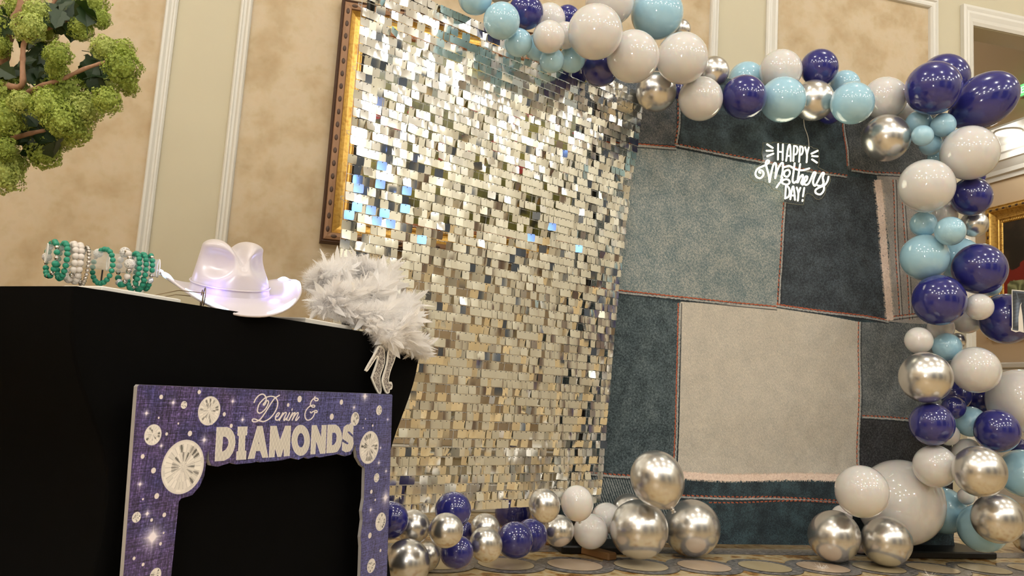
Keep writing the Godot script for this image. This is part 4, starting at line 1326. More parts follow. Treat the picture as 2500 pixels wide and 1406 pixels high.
func balloon_shapes() -> void:
	# a round body that tapers into a neck along -y, with a rolled knot
	var prof := [Vector2(0.0001, 1.0)]
	for i in range(1, 27):
		var a := PI * i / 32.0
		var y := cos(a)
		if y < 0.0:
			y *= 1.06
		prof.append(Vector2(sin(a), y))
	prof.append(Vector2(0.33, -1.03))
	prof.append(Vector2(0.21, -1.085))
	prof.append(Vector2(0.12, -1.125))
	prof.append(Vector2(0.065, -1.16))
	prof.append(Vector2(0.04, -1.19))
	prof.reverse()
	var g := Geo.new()
	g.lathe(prof, 40)
	balloon_skin = g.mesh()
	var k := Geo.new()
	var ring := []
	for i in 14:
		ring.append(Vector3(0.055 * cos(TAU * i / 14), -1.195, 0.055 * sin(TAU * i / 14)))
	k.tube(ring, 0.035, 8, true)
	k.lathe([Vector2(0.11, -1.3), Vector2(0.075, -1.25), Vector2(0.03, -1.2)], 12)
	balloon_knot = k.mesh()


func balloon(kind: String, at: Vector3, r: float, knot: Vector3, stretch: float, label: String, where: String) -> void:
	var y := -knot.normalized()
	var x := y.cross(Vector3.FORWARD if absf(y.z) < 0.9 else Vector3.RIGHT).normalized()
	var b := Basis(x, y, x.cross(y))
	var o := thing("balloon", label, "balloon", at, b, "balloons of the garland arch" if where == "g" else "balloons along the floor")
	var m: Material = M["latex_" + kind]
	part("skin", balloon_skin, m, o, Transform3D(Basis().scaled(Vector3(r, r * stretch, r)), Vector3.ZERO))
	part("knot", balloon_knot, m, o, Transform3D(Basis().scaled(Vector3(r, r * stretch, r)), Vector3.ZERO))


func balloons() -> void:
	balloon_shapes()
	balloon("blue", Vector3(0.5, 1.982, -2.716), 0.0615, Vector3(0.15, 0.46, -0.87), 1, "light blue balloon at the garland's upper left end, touching the top of the sequin wall", "g")
	balloon("blue", Vector3(0.589, 1.885, -2.657), 0.0643, Vector3(-0.12, 0.31, -0.94), 1, "light blue balloon before the sequin wall's top, left of the first navy one", "g")
	balloon("navy", Vector3(0.703, 1.991, -2.771), 0.0646, Vector3(0.17, 0.47, -0.87), 1, "navy balloon at the garland's upper left, between light blue and white ones", "g")
	balloon("white", Vector3(0.609, 2.096, -2.809), 0.0664, Vector3(0.19, 0.51, -0.84), 1, "white balloon at the very top of the garland's left end, above the light blue pair", "g")
	balloon("white", Vector3(0.835, 2.05, -2.916), 0.0638, Vector3(0.14, 0.36, -0.92), 1, "mid-size white balloon high in the garland, right of the upper left navy balloon", "g")
	balloon("navy", Vector3(0.934, 2.111, -2.998), 0.0527, Vector3(0.28, 0.45, -0.85), 1, "half-hidden navy balloon peeking between the white balloons at the garland's upper left", "g")
	balloon("white", Vector3(0.771, 1.869, -2.683), 0.0579, Vector3(0.13, 0.66, -0.74), 1, "white balloon foremost in the upper left cluster, above three small light blue balloons", "g")
	balloon("white", Vector3(0.879, 1.96, -2.84), 0.0515, Vector3(0.68, 0.56, -0.48), 1, "white balloon tucked behind the foremost white one, beside the large white balloon", "g")
	balloon("blue", Vector3(0.672, 1.851, -2.733), 0.0511, Vector3(0.16, 0.45, -0.88), 1, "light blue balloon under the upper left navy balloon, in front of the mirror tiles", "g")
	balloon("blue", Vector3(0.773, 1.892, -2.831), 0.0509, Vector3(0.32, 0.88, -0.36), 1, "light blue balloon mostly hidden beneath the white one over the sequin wall's top edge", "g")
	balloon("blue", Vector3(0.812, 1.822, -2.769), 0.0462, Vector3(0.57, 0.11, -0.81), 1, "small light blue balloon lowest of the cluster over the sequin wall", "g")
	balloon("blue", Vector3(0.934, 1.902, -2.91), 0.0529, Vector3(0.37, 0.86, -0.36), 1, "light blue balloon below the large white one, rightmost over the sequin wall's top edge", "g")
	balloon("white", Vector3(0.953, 1.931, -2.708), 0.1006, Vector3(0.34, 0.65, -0.68), 1, "large white balloon of the garland above the sequin wall, left of two equally large ones", "g")
	balloon("white", Vector3(1.13, 2.243, -3.05), 0.1018, Vector3(0.3, 0.47, -0.83), 1, "large white balloon behind at the top edge, left of the giant light blue balloon", "g")
	balloon("blue", Vector3(1.365, 2.256, -3.094), 0.1125, Vector3(0.33, 0.45, -0.83), 1, "giant light blue balloon at the top of the garland, above two large white ones", "g")
	balloon("white", Vector3(1.138, 1.9, -2.788), 0.1, Vector3(0.58, 0.39, -0.71), 1, "large white balloon over the join of sequin wall and denim backdrop", "g")
	balloon("white", Vector3(1.406, 1.991, -2.919), 0.1044, Vector3(0.42, 0.39, -0.82), 1, "large white balloon at the upper left corner of the denim backdrop", "g")
	balloon("silver", Vector3(1.538, 2.269, -3.225), 0.0485, Vector3(0.39, 0.44, -0.81), 1, "small silver balloon peeking out above the large white balloon near the cream wall strip", "g")
	balloon("navy", Vector3(1.067, 1.906, -2.95), 0.0754, Vector3(0.37, 0.74, -0.57), 1, "navy balloon in the shade under the large white one at the sequin wall's upper right", "g")
	balloon("silver", Vector3(1.376, 1.905, -3.093), 0.0855, Vector3(0.41, 0.31, -0.86), 1, "silver balloon hanging below two large white ones at the sequin wall's upper right corner", "g")
	balloon("navy", Vector3(1.52, 1.964, -3.184), 0.0361, Vector3(0.56, 0.59, -0.57), 1, "dark navy balloon glimpsed between a silver and a white one over the denim's top corner", "g")
	balloon("white", Vector3(1.538, 1.869, -3.004), 0.0925, Vector3(0.45, 0.25, -0.86), 1, "white balloon hanging over the denim's top left, between silver and navy ones", "g")
	balloon("silver", Vector3(1.618, 2.018, -3.05), 0.0663, Vector3(0.42, 0.38, -0.82), 1, "silver balloon behind the white and navy ones in front of the cream wall strip", "g")
	balloon("blue", Vector3(1.899, 2.102, -3.258), 0.0854, Vector3(0.44, 0.38, -0.82), 1, "light blue balloon behind a navy one, in front of the cream wall strip", "g")
	balloon("navy", Vector3(1.734, 1.903, -2.992), 0.093, Vector3(0.36, 0.32, -0.87), 1, "navy balloon hanging over the top of the denim backdrop, above and left of the sign", "g")
	balloon("white", Vector3(1.971, 2.099, -3.093), 0.0925, Vector3(0.59, 0.33, -0.74), 1, "white balloon standing behind a light blue one, against the beige wall panel", "g")
	balloon("navy", Vector3(2.183, 2.156, -3.116), 0.0838, Vector3(0.5, 0.38, -0.78), 1, "navy balloon topping the middle of the garland against the beige wall panel", "g")
	balloon("blue", Vector3(1.929, 1.928, -3.007), 0.0977, Vector3(0.47, -0.01, -0.88), 1, "light blue balloon straight above the neon sign's cord", "g")
	balloon("silver", Vector3(2.136, 1.984, -3.088), 0.091, Vector3(0.11, 0.24, -0.96), 1, "silver balloon between two light blue ones above the neon sign", "g")
	balloon("blue", Vector3(2.361, 2.122, -3.174), 0.0699, Vector3(0.55, 0.35, -0.76), 1, "light blue balloon behind the silver and light blue ones on the garland's right half", "g")
	balloon("blue", Vector3(2.221, 1.932, -2.933), 0.0914, Vector3(0.57, 0.4, -0.72), 1, "light blue balloon hanging lowest over the denim, right of the neon sign's cord", "g")
	balloon("white", Vector3(2.514, 2.054, -3.091), 0.0982, Vector3(0.64, 0.31, -0.7), 1.1, "tall white balloon at the garland's right, just before the big navy trio", "g")
	balloon("navy", Vector3(2.273, 1.978, -3.163), 0.0592, Vector3(0.7, 0.51, -0.5), 1, "navy balloon mostly hidden below silver and light blue ones over the denim's top edge", "g")
	balloon("white", Vector3(2.706, 2.059, -3.172), 0.0564, Vector3(0.85, 0.39, -0.36), 1, "white balloon glimpsed behind the silver one left of the navy trio", "g")
	balloon("silver", Vector3(2.457, 1.833, -3.012), 0.1039, Vector3(0.56, 0.34, -0.76), 1, "silver balloon at the denim's top right corner, left of the small light blue cluster", "g")
	balloon("navy", Vector3(2.591, 2.04, -2.879), 0.1158, Vector3(0.55, 0.36, -0.75), 1, "large round navy balloon, foremost of the trio at the garland's upper right corner", "g")
	balloon("navy", Vector3(2.824, 2.195, -3.068), 0.1108, Vector3(0.62, 0.37, -0.69), 1, "large navy balloon behind the foremost of the upper right trio", "g")
	balloon("navy", Vector3(2.879, 2.034, -2.893), 0.1158, Vector3(-0.61, -0.56, -0.57), 1.28, "huge egg-shaped navy balloon, rightmost of the trio, pointing at the exit sign", "g")
	balloon("blue", Vector3(2.632, 1.929, -3.013), 0.0572, Vector3(0.58, 0.4, -0.71), 1, "small light blue balloon under the round navy one, left of its cluster", "g")
	balloon("blue", Vector3(2.676, 1.896, -2.915), 0.0529, Vector3(0.74, 0.31, -0.6), 1, "small light blue balloon at the right of the cluster beneath the navy trio", "g")
	balloon("blue", Vector3(2.54, 1.819, -2.886), 0.0454, Vector3(0.71, 0.35, -0.62), 1, "smallest foremost light blue balloon in the cluster beneath the navy trio", "g")
	balloon("blue", Vector3(2.684, 1.833, -3), 0.0507, Vector3(0.57, 0.64, -0.51), 1, "light blue balloon lowest of the small cluster beneath the navy trio", "g")
	balloon("blue", Vector3(2.753, 1.795, -3.044), 0.0361, Vector3(0.65, 0.33, -0.69), 1, "tiny light blue balloon between the two large white ones of the right column", "g")
	balloon("white", Vector3(2.74, 1.756, -2.837), 0.1176, Vector3(0.63, 0.34, -0.69), 1, "large white balloon in the right column beside the passage ceiling, upper of two", "g")
	balloon("white", Vector3(2.545, 1.591, -2.868), 0.1143, Vector3(0.66, 0.25, -0.7), 1, "large white balloon over the denim's right edge, lower of two, above small light blue ones", "g")
	balloon("navy", Vector3(2.829, 1.591, -2.92), 0.0856, Vector3(0.63, 0.32, -0.71), 1, "navy balloon carrying the lips cutout in the right column", "g")
	balloon("navy", Vector3(2.964, 1.725, -3.03), 0.0397, Vector3(0.65, 0.33, -0.68), 1, "navy balloon peeking out beneath the upper large white one beside the crown moulding", "g")
	balloon("white", Vector3(2.802, 1.53, -3.05), 0.0585, Vector3(0.62, 0.23, -0.75), 1, "small white balloon under the lower large white one, behind two light blue ones", "g")
	balloon("blue", Vector3(2.636, 1.457, -2.99), 0.0579, Vector3(0.61, 0.22, -0.76), 1, "small light blue balloon in front of the frayed strip, above the larger light blue one", "g")
	balloon("blue", Vector3(2.628, 1.396, -2.827), 0.0616, Vector3(0.7, 0.28, -0.65), 1, "small light blue balloon between its light blue neighbour and the silver one", "g")
	balloon("silver", Vector3(2.915, 1.49, -2.994), 0.0592, Vector3(0.74, 0.22, -0.63), 1, "small silver balloon below the lips balloon, beside the gold framed painting", "g")
	balloon("blue", Vector3(2.616, 1.3, -2.96), 0.1014, Vector3(0.64, 0.17, -0.75), 1, "mid-size light blue balloon on the denim's right edge, left of the upper navy pair", "g")
	balloon("blue", Vector3(2.876, 1.333, -3.041), 0.0966, Vector3(0.67, 0.19, -0.72), 1, "light blue balloon behind, between the mid-size light blue and navy ones", "g")
	balloon("navy", Vector3(2.808, 1.257, -2.86), 0.1094, Vector3(0.96, -0.13, -0.26), 1, "large navy balloon beside the gold painting frame, upper right of a pair", "g")
	balloon("navy", Vector3(2.617, 1.105, -2.879), 0.1073, Vector3(0.6, 0.17, -0.78), 1, "large navy balloon over the denim's right edge, lower left of a pair", "g")
	balloon("blue", Vector3(3.001, 1.211, -2.99), 0.0431, Vector3(0.7, 0.07, -0.71), 1, "light blue balloon glimpsed beneath the navy one beside the gold painting frame", "g")
	balloon("white", Vector3(2.775, 1.086, -2.828), 0.0562, Vector3(0.7, 0.09, -0.71), 1, "small white balloon in front, between two navy ones and left of the jeans cutout", "g")
	balloon("navy", Vector3(2.973, 1.056, -2.887), 0.109, Vector3(0.71, 0.1, -0.69), 1, "large navy balloon behind the jeans cutout at the right edge", "g")
	balloon("white", Vector3(2.928, 1.061, -3.056), 0.0641, Vector3(0.69, 0.11, -0.71), 1, "white balloon hidden behind the small white one, left of the jeans balloon", "g")
	balloon("white", Vector3(2.771, 1.01, -3.038), 0.0573, Vector3(0.62, 0.09, -0.78), 1, "white balloon beneath the lower navy one of the pair, at the denim's right edge", "g")
	balloon("white", Vector3(2.54, 0.929, -2.908), 0.057, Vector3(0.61, 0.17, -0.78), 1, "small white balloon over grey denim, left of a small light blue one", "g")
	balloon("blue", Vector3(2.738, 0.919, -2.967), 0.061, Vector3(0.69, -0.3, -0.66), 1, "small light blue balloon above the upper silver one of the right column", "g")
	balloon("silver", Vector3(2.856, 0.957, -3.033), 0.0352, Vector3(0.65, 0.04, -0.76), 1, "small silver balloon glimpsed behind the small light blue one at mid column", "g")
	balloon("silver", Vector3(2.491, 0.77, -2.814), 0.1033, Vector3(0.69, 0.05, -0.72), 1, "silver balloon over the grey denim patch, uppermost silver of the lower right column", "g")
	balloon("white", Vector3(2.77, 0.82, -2.845), 0.0971, Vector3(0.71, 0.1, -0.7), 1, "white balloon right of the upper silver one, against the beige passage panel", "g")
	balloon("white", Vector3(3.055, 0.707, -2.896), 0.1372, Vector3(0.81, 0.05, -0.58), 1, "huge white balloon at the right edge, below the jeans cutout", "g")
	balloon("navy", Vector3(2.874, 0.716, -3.06), 0.065, Vector3(0.72, -0.02, -0.69), 1, "navy balloon wedged under the upper silver and white ones of the right column", "g")
	balloon("navy", Vector3(3.038, 0.701, -3.098), 0.0641, Vector3(0.69, 0.08, -0.72), 1, "navy balloon in shade between the white one and the huge white one at right", "g")
	balloon("navy", Vector3(2.755, 0.658, -2.95), 0.0497, Vector3(0.6, 0.03, -0.8), 1, "small dark navy balloon above the light blue one in the right column", "g")
	balloon("blue", Vector3(2.879, 0.603, -2.988), 0.0666, Vector3(0.71, -0.01, -0.7), 1, "light blue balloon in the middle of the column between two round navy ones", "g")
	balloon("navy", Vector3(2.533, 0.583, -2.827), 0.0866, Vector3(0.68, -0.04, -0.73), 1, "round navy balloon over the black denim patch, below the upper silver one", "g")
	balloon("white", Vector3(2.766, 0.541, -2.992), 0.0467, Vector3(0.72, -0.01, -0.7), 1, "small white balloon glimpsed right of the navy one over the black denim", "g")
	balloon("navy", Vector3(2.865, 0.573, -2.834), 0.0891, Vector3(0.83, -0.42, -0.35), 1, "round navy balloon toward the right edge, above the lower silver one", "g")
	balloon("white", Vector3(2.866, 0.467, -2.992), 0.0627, Vector3(0.72, 0.02, -0.69), 1, "white balloon mostly hidden behind the middle silver one of the right column", "g")
	balloon("white", Vector3(2.567, 0.413, -2.848), 0.0857, Vector3(0.76, 0.27, -0.6), 1, "white balloon above the giant white one, left of the middle silver one", "g")
	balloon("silver", Vector3(2.611, 0.414, -2.668), 0.0973, Vector3(0.78, 0.14, -0.61), 1, "silver balloon in the middle of the lower right column, between white and light blue", "g")
	balloon("blue", Vector3(3.105, 0.396, -2.936), 0.1025, Vector3(0.68, -0.08, -0.73), 1, "light blue balloon at the right edge beside the middle silver one", "g")
	balloon("silver", Vector3(2.784, 0.224, -2.757), 0.0971, Vector3(0.78, 0.53, -0.33), 1, "silver balloon lowest of the right column, above the floor by the passage", "g")
	balloon("blue", Vector3(2.855, 0.203, -3.121), 0.1017, Vector3(0.88, -0.13, -0.46), 1, "light blue balloon behind the giant white one on the right", "g")
	balloon("blue", Vector3(2.875, 0.161, -2.923), 0.1001, Vector3(0.76, -0.26, -0.6), 1, "light blue balloon lowest at right, under the silver one by the passage floor", "g")
	balloon("white", Vector3(2.568, 0.238, -3.048), 0.1784, Vector3(0.63, 0.68, -0.38), 1, "giant white balloon standing by the denim's lower right corner", "f")
	balloon("white", Vector3(2.193, 0.305, -2.814), 0.1012, Vector3(0.64, 0.03, -0.77), 1, "white balloon leaning on the giant white one, over two silver ones on the floor", "f")
	balloon("white", Vector3(2.278, 0.179, -3.048), 0.0426, Vector3(0.63, -0.14, -0.76), 1, "small white balloon glimpsed behind the left silver one of the right floor pair", "f")
	balloon("silver", Vector3(2.181, 0.108, -2.964), 0.1024, Vector3(0.21, -0.33, -0.92), 1, "silver balloon on the floor, left one of the pair before the giant white one", "f")
	balloon("silver", Vector3(2.371, 0.105, -2.89), 0.0973, Vector3(0.05, -0.25, -0.97), 1, "silver balloon on the floor, right one of the pair before the giant white one", "f")
	balloon("white", Vector3(2.46, 0.049, -3.165), 0.0466, Vector3(0.68, -0.1, -0.73), 1, "small white balloon glimpsed low between the silver pair on the right floor", "f")
	balloon("silver", Vector3(3.45, 0.078, -3.241), 0.0742, Vector3(0.66, -0.21, -0.73), 1, "silver balloon cut by the right edge, resting on the passage floor", "g")
	balloon("white", Vector3(2.856, 0.281, -2.992), 0.0352, Vector3(0.84, 0.11, -0.54), 1, "small white balloon glimpsed between the silver ones above light blue at lower right", "g")
	balloon("navy", Vector3(3.151, 0.51, -3.005), 0.0369, Vector3(0.71, -0.1, -0.69), 1, "navy balloon glimpsed at the right edge, above the light blue one", "g")
	balloon("silver", Vector3(1.307, 0.327, -2.786), 0.0951, Vector3(0.48, -0.87, 0.11), 1.08, "silver balloon on top of the three stacked before the denim's lower left corner", "f")
	balloon("silver", Vector3(1.293, 0.13, -2.894), 0.1078, Vector3(0.58, -0.14, -0.8), 1, "silver balloon at lower left of the three stacked before the denim", "f")
	balloon("silver", Vector3(1.589, 0.114, -3.049), 0.1117, Vector3(0.47, -0.25, -0.84), 1, "silver balloon at lower right of the three stacked before the denim", "f")
	balloon("silver", Vector3(1.333, 0.172, -3.097), 0.0619, Vector3(0.41, -0.15, -0.9), 1, "dark silver balloon in shade behind the three stacked silver ones", "f")
	balloon("white", Vector3(1.224, 0.145, -3.047), 0.0586, Vector3(0.09, -0.42, -0.9), 1, "white balloon behind, at right of the white trio beside the stacked silver ones", "f")
	balloon("white", Vector3(1.132, 0.106, -2.97), 0.0653, Vector3(-0.1, -0.34, -0.94), 1, "white balloon lowest and foremost of the trio beside the stacked silver ones", "f")
	balloon("white", Vector3(0.964, 0.248, -2.67), 0.0548, Vector3(0.31, -0.87, -0.37), 1.1, "white balloon upper left of the trio, before the sequin wall's lower right corner", "f")
	balloon("silver", Vector3(0.812, 0.253, -2.554), 0.0499, Vector3(0.36, -0.86, -0.37), 1.08, "upright silver balloon against the sequin wall's bottom, left of the white trio", "f")
	balloon("silver", Vector3(0.99, 0.114, -2.925), 0.0572, Vector3(0.32, -0.14, -0.94), 1.12, "silver balloon on the floor below the upright silver one, left of the white trio", "f")
	balloon("navy", Vector3(0.871, 0.104, -2.873), 0.0584, Vector3(0.13, -0.12, -0.98), 1, "navy balloon on the floor behind the larger navy one, left of a silver one", "f")
	balloon("navy", Vector3(0.787, 0.102, -2.784), 0.0625, Vector3(-0.28, -0.47, -0.84), 1, "large navy balloon on the floor in the middle of the row under the sequins", "f")
	balloon("navy", Vector3(0.941, 0.105, -3.387), 0.0758, Vector3(0.31, -0.1, -0.95), 1, "navy balloon half hidden behind the bottom edge of the sequin wall", "f")
	balloon("silver", Vector3(0.638, 0.122, -2.592), 0.0521, Vector3(0.5, -0.64, -0.58), 1.13, "tall silver balloon on the floor, between two navy ones under the sequin wall", "f")
	balloon("silver", Vector3(0.656, 0.155, -2.691), 0.0486, Vector3(0.38, -0.04, -0.92), 1, "silver balloon behind the tall silver one under the sequin wall", "f")
	balloon("navy", Vector3(0.523, 0.227, -2.58), 0.0566, Vector3(0.26, -0.85, -0.45), 1, "navy balloon highest of the left floor cluster, before the sequin tiles", "f")
	balloon("navy", Vector3(0.594, 0.129, -2.754), 0.0411, Vector3(0.27, -0.09, -0.96), 1, "navy balloon glimpsed behind between two silver ones of the left floor cluster", "f")
	balloon("silver", Vector3(0.475, 0.191, -2.425), 0.0504, Vector3(0.18, -0.16, -0.97), 1, "silver balloon foremost in the middle of the left floor cluster", "f")
	balloon("navy", Vector3(0.538, 0.105, -2.552), 0.0516, Vector3(0.01, -0.36, -0.93), 1, "navy balloon on the floor below the foremost silver one of the left cluster", "f")
	balloon("silver", Vector3(0.412, 0.162, -2.649), 0.0538, Vector3(0.17, -0.12, -0.98), 1, "silver balloon between the navy ones beside the selfie frame's right edge", "f")
	balloon("navy", Vector3(0.326, 0.192, -2.576), 0.0569, Vector3(-0.3, -0.46, -0.84), 1.15, "tall navy balloon partly hidden by the selfie frame's right edge", "f")
	balloon("silver", Vector3(0.473, 0.055, -2.737), 0.0506, Vector3(0.15, -0.16, -0.98), 1.08, "silver balloon behind the large silver one at the left end of the floor row", "f")
	balloon("silver", Vector3(0.386, 0.073, -2.546), 0.0707, Vector3(0.14, -0.23, -0.96), 1, "large silver balloon on the floor at the row's left end, beside the selfie frame", "f")


func table_basis() -> Basis:
	return Basis(ALONG, Vector3.UP, OUT)


func table_and_cloth() -> void:
	var t := thing("folding_table", "long folding table wholly wrapped in a stretched black cover", "table", TABLE_AT, table_basis())
	var g := Geo.new()
	g.box(Vector3(0.39, TABLE_HIGH - 0.024, -0.2), Vector3(0.96, 0.03, 0.32), 0.006)
	part("table_top", g, M.white_card, t)
	for sx in [0.05, 0.72]:
		for sz in [-0.14, -0.26]:
			var l := Geo.new()
			l.tube([Vector3(sx, 0.0, sz), Vector3(sx, TABLE_HIGH - 0.04, sz)], 0.013, 8)
			part("leg", l, M.black_metal, t)
	var o := thing("tablecloth", "black stretch cover pulled tight over the long table, curving in at its ends", "tablecloth", TABLE_AT, table_basis())
	# ring by ring: a rounded rectangle whose corners draw in at half height
	var xl := -0.133
	var xr := 0.916
	var zb := -0.40
	var hs := []
	for i in 25:
		hs.append(TABLE_HIGH * i / 24.0)
	var inset := func(y: float) -> float:
		var k := y / TABLE_HIGH
		return 0.1 * pow(sin(PI * clampf(k, 0.0, 1.0)), 1.0) * (1.0 if k < 0.5 else 1.0) * smoothstep(1.02, 0.55, k) * 1.05 + 0.012 * (1.0 - k)
	var nper := 28
	var f := func(u: float, v: float) -> Vector3:
		var y := TABLE_HIGH * v
		var d: float = inset.call(y)
		var x0 := xl + d
		var x1 := xr - d
		var s := u * 4.0
		var side := int(s) % 4
		var q := s - int(s)
		# bowed sides: the cloth draws in a little between the corners
		var bow := 0.01 * sin(PI * q) * sin(PI * v)
		if side == 0:
			return Vector3(lerpf(x0, x1, q), y, 0.0 - bow)
		if side == 1:
			return Vector3(x1 - bow * 2.0, y, lerpf(0.0, zb, q))
		if side == 2:
			return Vector3(lerpf(x1, x0, q), y, zb + bow)
		return Vector3(x0 + bow * 2.0, y, lerpf(zb, 0.0, q))
	var c := Geo.new()
	c.grid(nper * 4, 24, f, func(p: Vector3) -> Vector3: return Vector3(p.x - 0.39, 0, (p.z + 0.2) * 2.5), true)
	part("skirt", c, M.black_cloth, o)
	var top := Geo.new()
	top.box(Vector3(0.3915, TABLE_HIGH - 0.0015, -0.2), Vector3(1.049, 0.004, 0.4), 0.002)
	part("top_cover", top, M.black_cloth, o)


func selfie_texture() -> ImageTexture:
	var w := 1360
	var h := 970
	var u0 := -0.04
	var v1 := 0.585
	var sx := 0.825 / w
	var px := func(u: float, v: float) -> Vector2: return Vector2((u - u0) / sx, (v1 - v) / sx)
	# woven ground: threads across and down, purple at the left, bluer with white specks at the right
	var nh := noise(81, 0.5, 1, FastNoiseLite.TYPE_VALUE).get_image(w, h).get_data()
	var n2 := noise(82, 0.006, 3).get_image(w, h).get_data()
	var n3 := noise(84, 0.09, 2).get_image(w, h).get_data()
	var out := PackedByteArray()
	out.resize(w * h * 3)
	for y in h:
		for x in w:
			var q := y * w + x
			var a := n2[q] / 255.0
			var t1 := nh[((y / 4) * 7 % h) * w + (x / 9 + y * 3) % w] / 255.0 - 0.5
			var t2 := nh[((x / 4) * 5 % h) * w + (y / 9 + x * 2) % w] / 255.0 - 0.5
			var s := float(x) / w
			var wave := (0.5 + 0.5 * cos(TAU * y / 4.0)) * (0.5 + 0.5 * cos(TAU * x / 4.0))
			var k := 0.86 + t1 * 0.7 + t2 * 0.7 + (n3[q] / 255.0 - 0.5) * 0.5
			var c := Color(0.29, 0.24, 0.42).lerp(Color(0.2, 0.205, 0.42), clampf(s * 1.5 + (a - 0.5) * 1.6, 0.0, 1.0))
			var speck := wave * clampf(s * 1.3 - 0.1 + (t1 + t2) * 0.9 + (n3[q] / 255.0 - 0.5) * 1.1, 0.0, 1.0)
			var o := q * 3
			out[o] = int(clampf(c.r * k + speck * 0.5, 0, 1) * 255.0)
			out[o + 1] = int(clampf(c.g * k + speck * 0.5, 0, 1) * 255.0)
			out[o + 2] = int(clampf(c.b * k + speck * 0.48, 0, 1) * 255.0)
	var im := Image.create_from_data(w, h, false, Image.FORMAT_RGB8, out)
	var r2 := RandomNumberGenerator.new()
	r2.seed = 11
	# sparkles with four rays and a soft halo
	for i in range(0, SPARKS.size(), 3):
		var c: Vector2 = px.call(SPARKS[i], SPARKS[i + 1])
		var k: float = SPARKS[i + 2]
		var rad := 30.0 * k
		for y in range(int(c.y - rad), int(c.y + rad) + 1):
			for x in range(int(c.x - rad), int(c.x + rad) + 1):
				if x < 0 or y < 0 or x >= w or y >= h:
					continue
				var d := Vector2(x, y) - c
				var l := d.length() / rad
				if l >= 1.0:
					continue
				var ray := maxf(exp(-absf(d.x) / 1.6) * (1.0 - absf(d.y) / rad), exp(-absf(d.y) / 1.6) * (1.0 - absf(d.x) / rad))
				var g := clampf(exp(-l * l * 9.0) * (0.75 if k > 1.5 else 0.4) + exp(-l * l * 90.0) + ray * 0.55 * (1.0 - l), 0.0, 1.0)
				var o := im.get_pixel(x, y)
				im.set_pixel(x, y, o.lerp(Color(0.93, 0.9, 0.93), g))
	# round diamonds: a bright table, then shards of light and dark round it
	for i in range(0, GEMS.size(), 3):
		var c: Vector2 = px.call(GEMS[i], GEMS[i + 1])
		var rad: float = GEMS[i + 2] / sx
		var sectors := 26 if rad > 40 else 16
		var sh := []
		for k in sectors * 4:
			sh.append(r2.randf())
		for y in range(int(c.y - rad) - 1, int(c.y + rad) + 2):
			for x in range(int(c.x - rad) - 1, int(c.x + rad) + 2):
				if x < 0 or y < 0 or x >= w or y >= h:
					continue
				var d := Vector2(x + 0.5, y + 0.5) - c
				var l := d.length() / rad
				var edge := clampf((1.0 - l) * rad + 0.5, 0.0, 1.0)
				if edge <= 0.0:
					continue
				var a := (d.angle() + PI) / TAU * sectors
				var band := 0 if l < 0.2 else (1 if l < 0.55 else (2 if l < 0.84 else 3))
				var sk := int(a + (0.5 if band % 2 else 0.0)) % sectors
				var f := fmod(a + (0.5 if band % 2 else 0.0), 1.0)
				var v: float = sh[sk * 4 + band]
				var tone := 0.8 + 0.12 * v
				if band == 1 or band == 2:
					if v < 0.3 and absf(f - 0.5) < 0.33 * (1.0 - absf(l - (0.42 if band == 1 else 0.72)) * 3.0):
						tone = 0.3 + v
					elif absf(f - 0.5) > 0.42:
						tone -= 0.13
				if absf(f - 0.5) < 0.06 and band < 2 and sk % 3 == 0:
					tone = 0.45
				if l > 0.93:
					tone = 0.84
				var o := im.get_pixel(x, y)
				im.set_pixel(x, y, o.lerp(Color(tone, tone * 0.975, tone * 0.94), edge))
	for i in range(0, DOTS.size(), 3):
		blot(im, px.call(DOTS[i], DOTS[i + 1]), DOTS[i + 2] / sx, Color(0.86, 0.83, 0.8))
	# block lettering with a lozenge fill and a bright rim
	for L in LETTERS:
		var rings := []
		for ring in L:
			var p := pairs(ring)
			for k in p.size():
				p[k] = px.call(p[k].x, p[k].y)
			rings.append(p)
		var lo := 1e9
		var hi := 0.0
		for p in rings[0]:
			lo = minf(lo, p.y)
			hi = maxf(hi, p.y)
		for y in range(int(lo), int(hi) + 1):
			var xs := []
			var yy := y + 0.5
			for p in rings:
				for k in p.size():
					var a: Vector2 = p[k]
					var b: Vector2 = p[(k + 1) % p.size()]
					if (a.y <= yy) != (b.y <= yy):
						xs.append(a.x + (yy - a.y) / (b.y - a.y) * (b.x - a.x))
			xs.sort()
			for k in range(0, xs.size() - 1, 2):
				for x in range(int(round(xs[k])), int(round(xs[k + 1]))):
					var e := minf(x - xs[k], xs[k + 1] - x)
					var lz := absf(fposmod(x / 15.0 + y / 26.0, 1.0) - 0.5) + absf(fposmod(x / 15.0 - y / 26.0, 1.0) - 0.5)
					var tone := 0.74 + 0.1 * lz if e > 3.0 else 0.87
					im.set_pixel(x, y, Color(tone, tone * 0.975, tone * 0.93))
	for st in SCRIPT:
		var p := smooth(pairs(st), 8)
		for k in p.size():
			p[k] = px.call(p[k].x, p[k].y)
		dab_line(im, p, func(c: Vector2, d: Vector2, _l: float) -> void:
			blot(im, c, 1.9 + 0.9 * absf(d.y), Color(0.88, 0.85, 0.83)), 1.0)
	return ImageTexture.create_from_image(im)


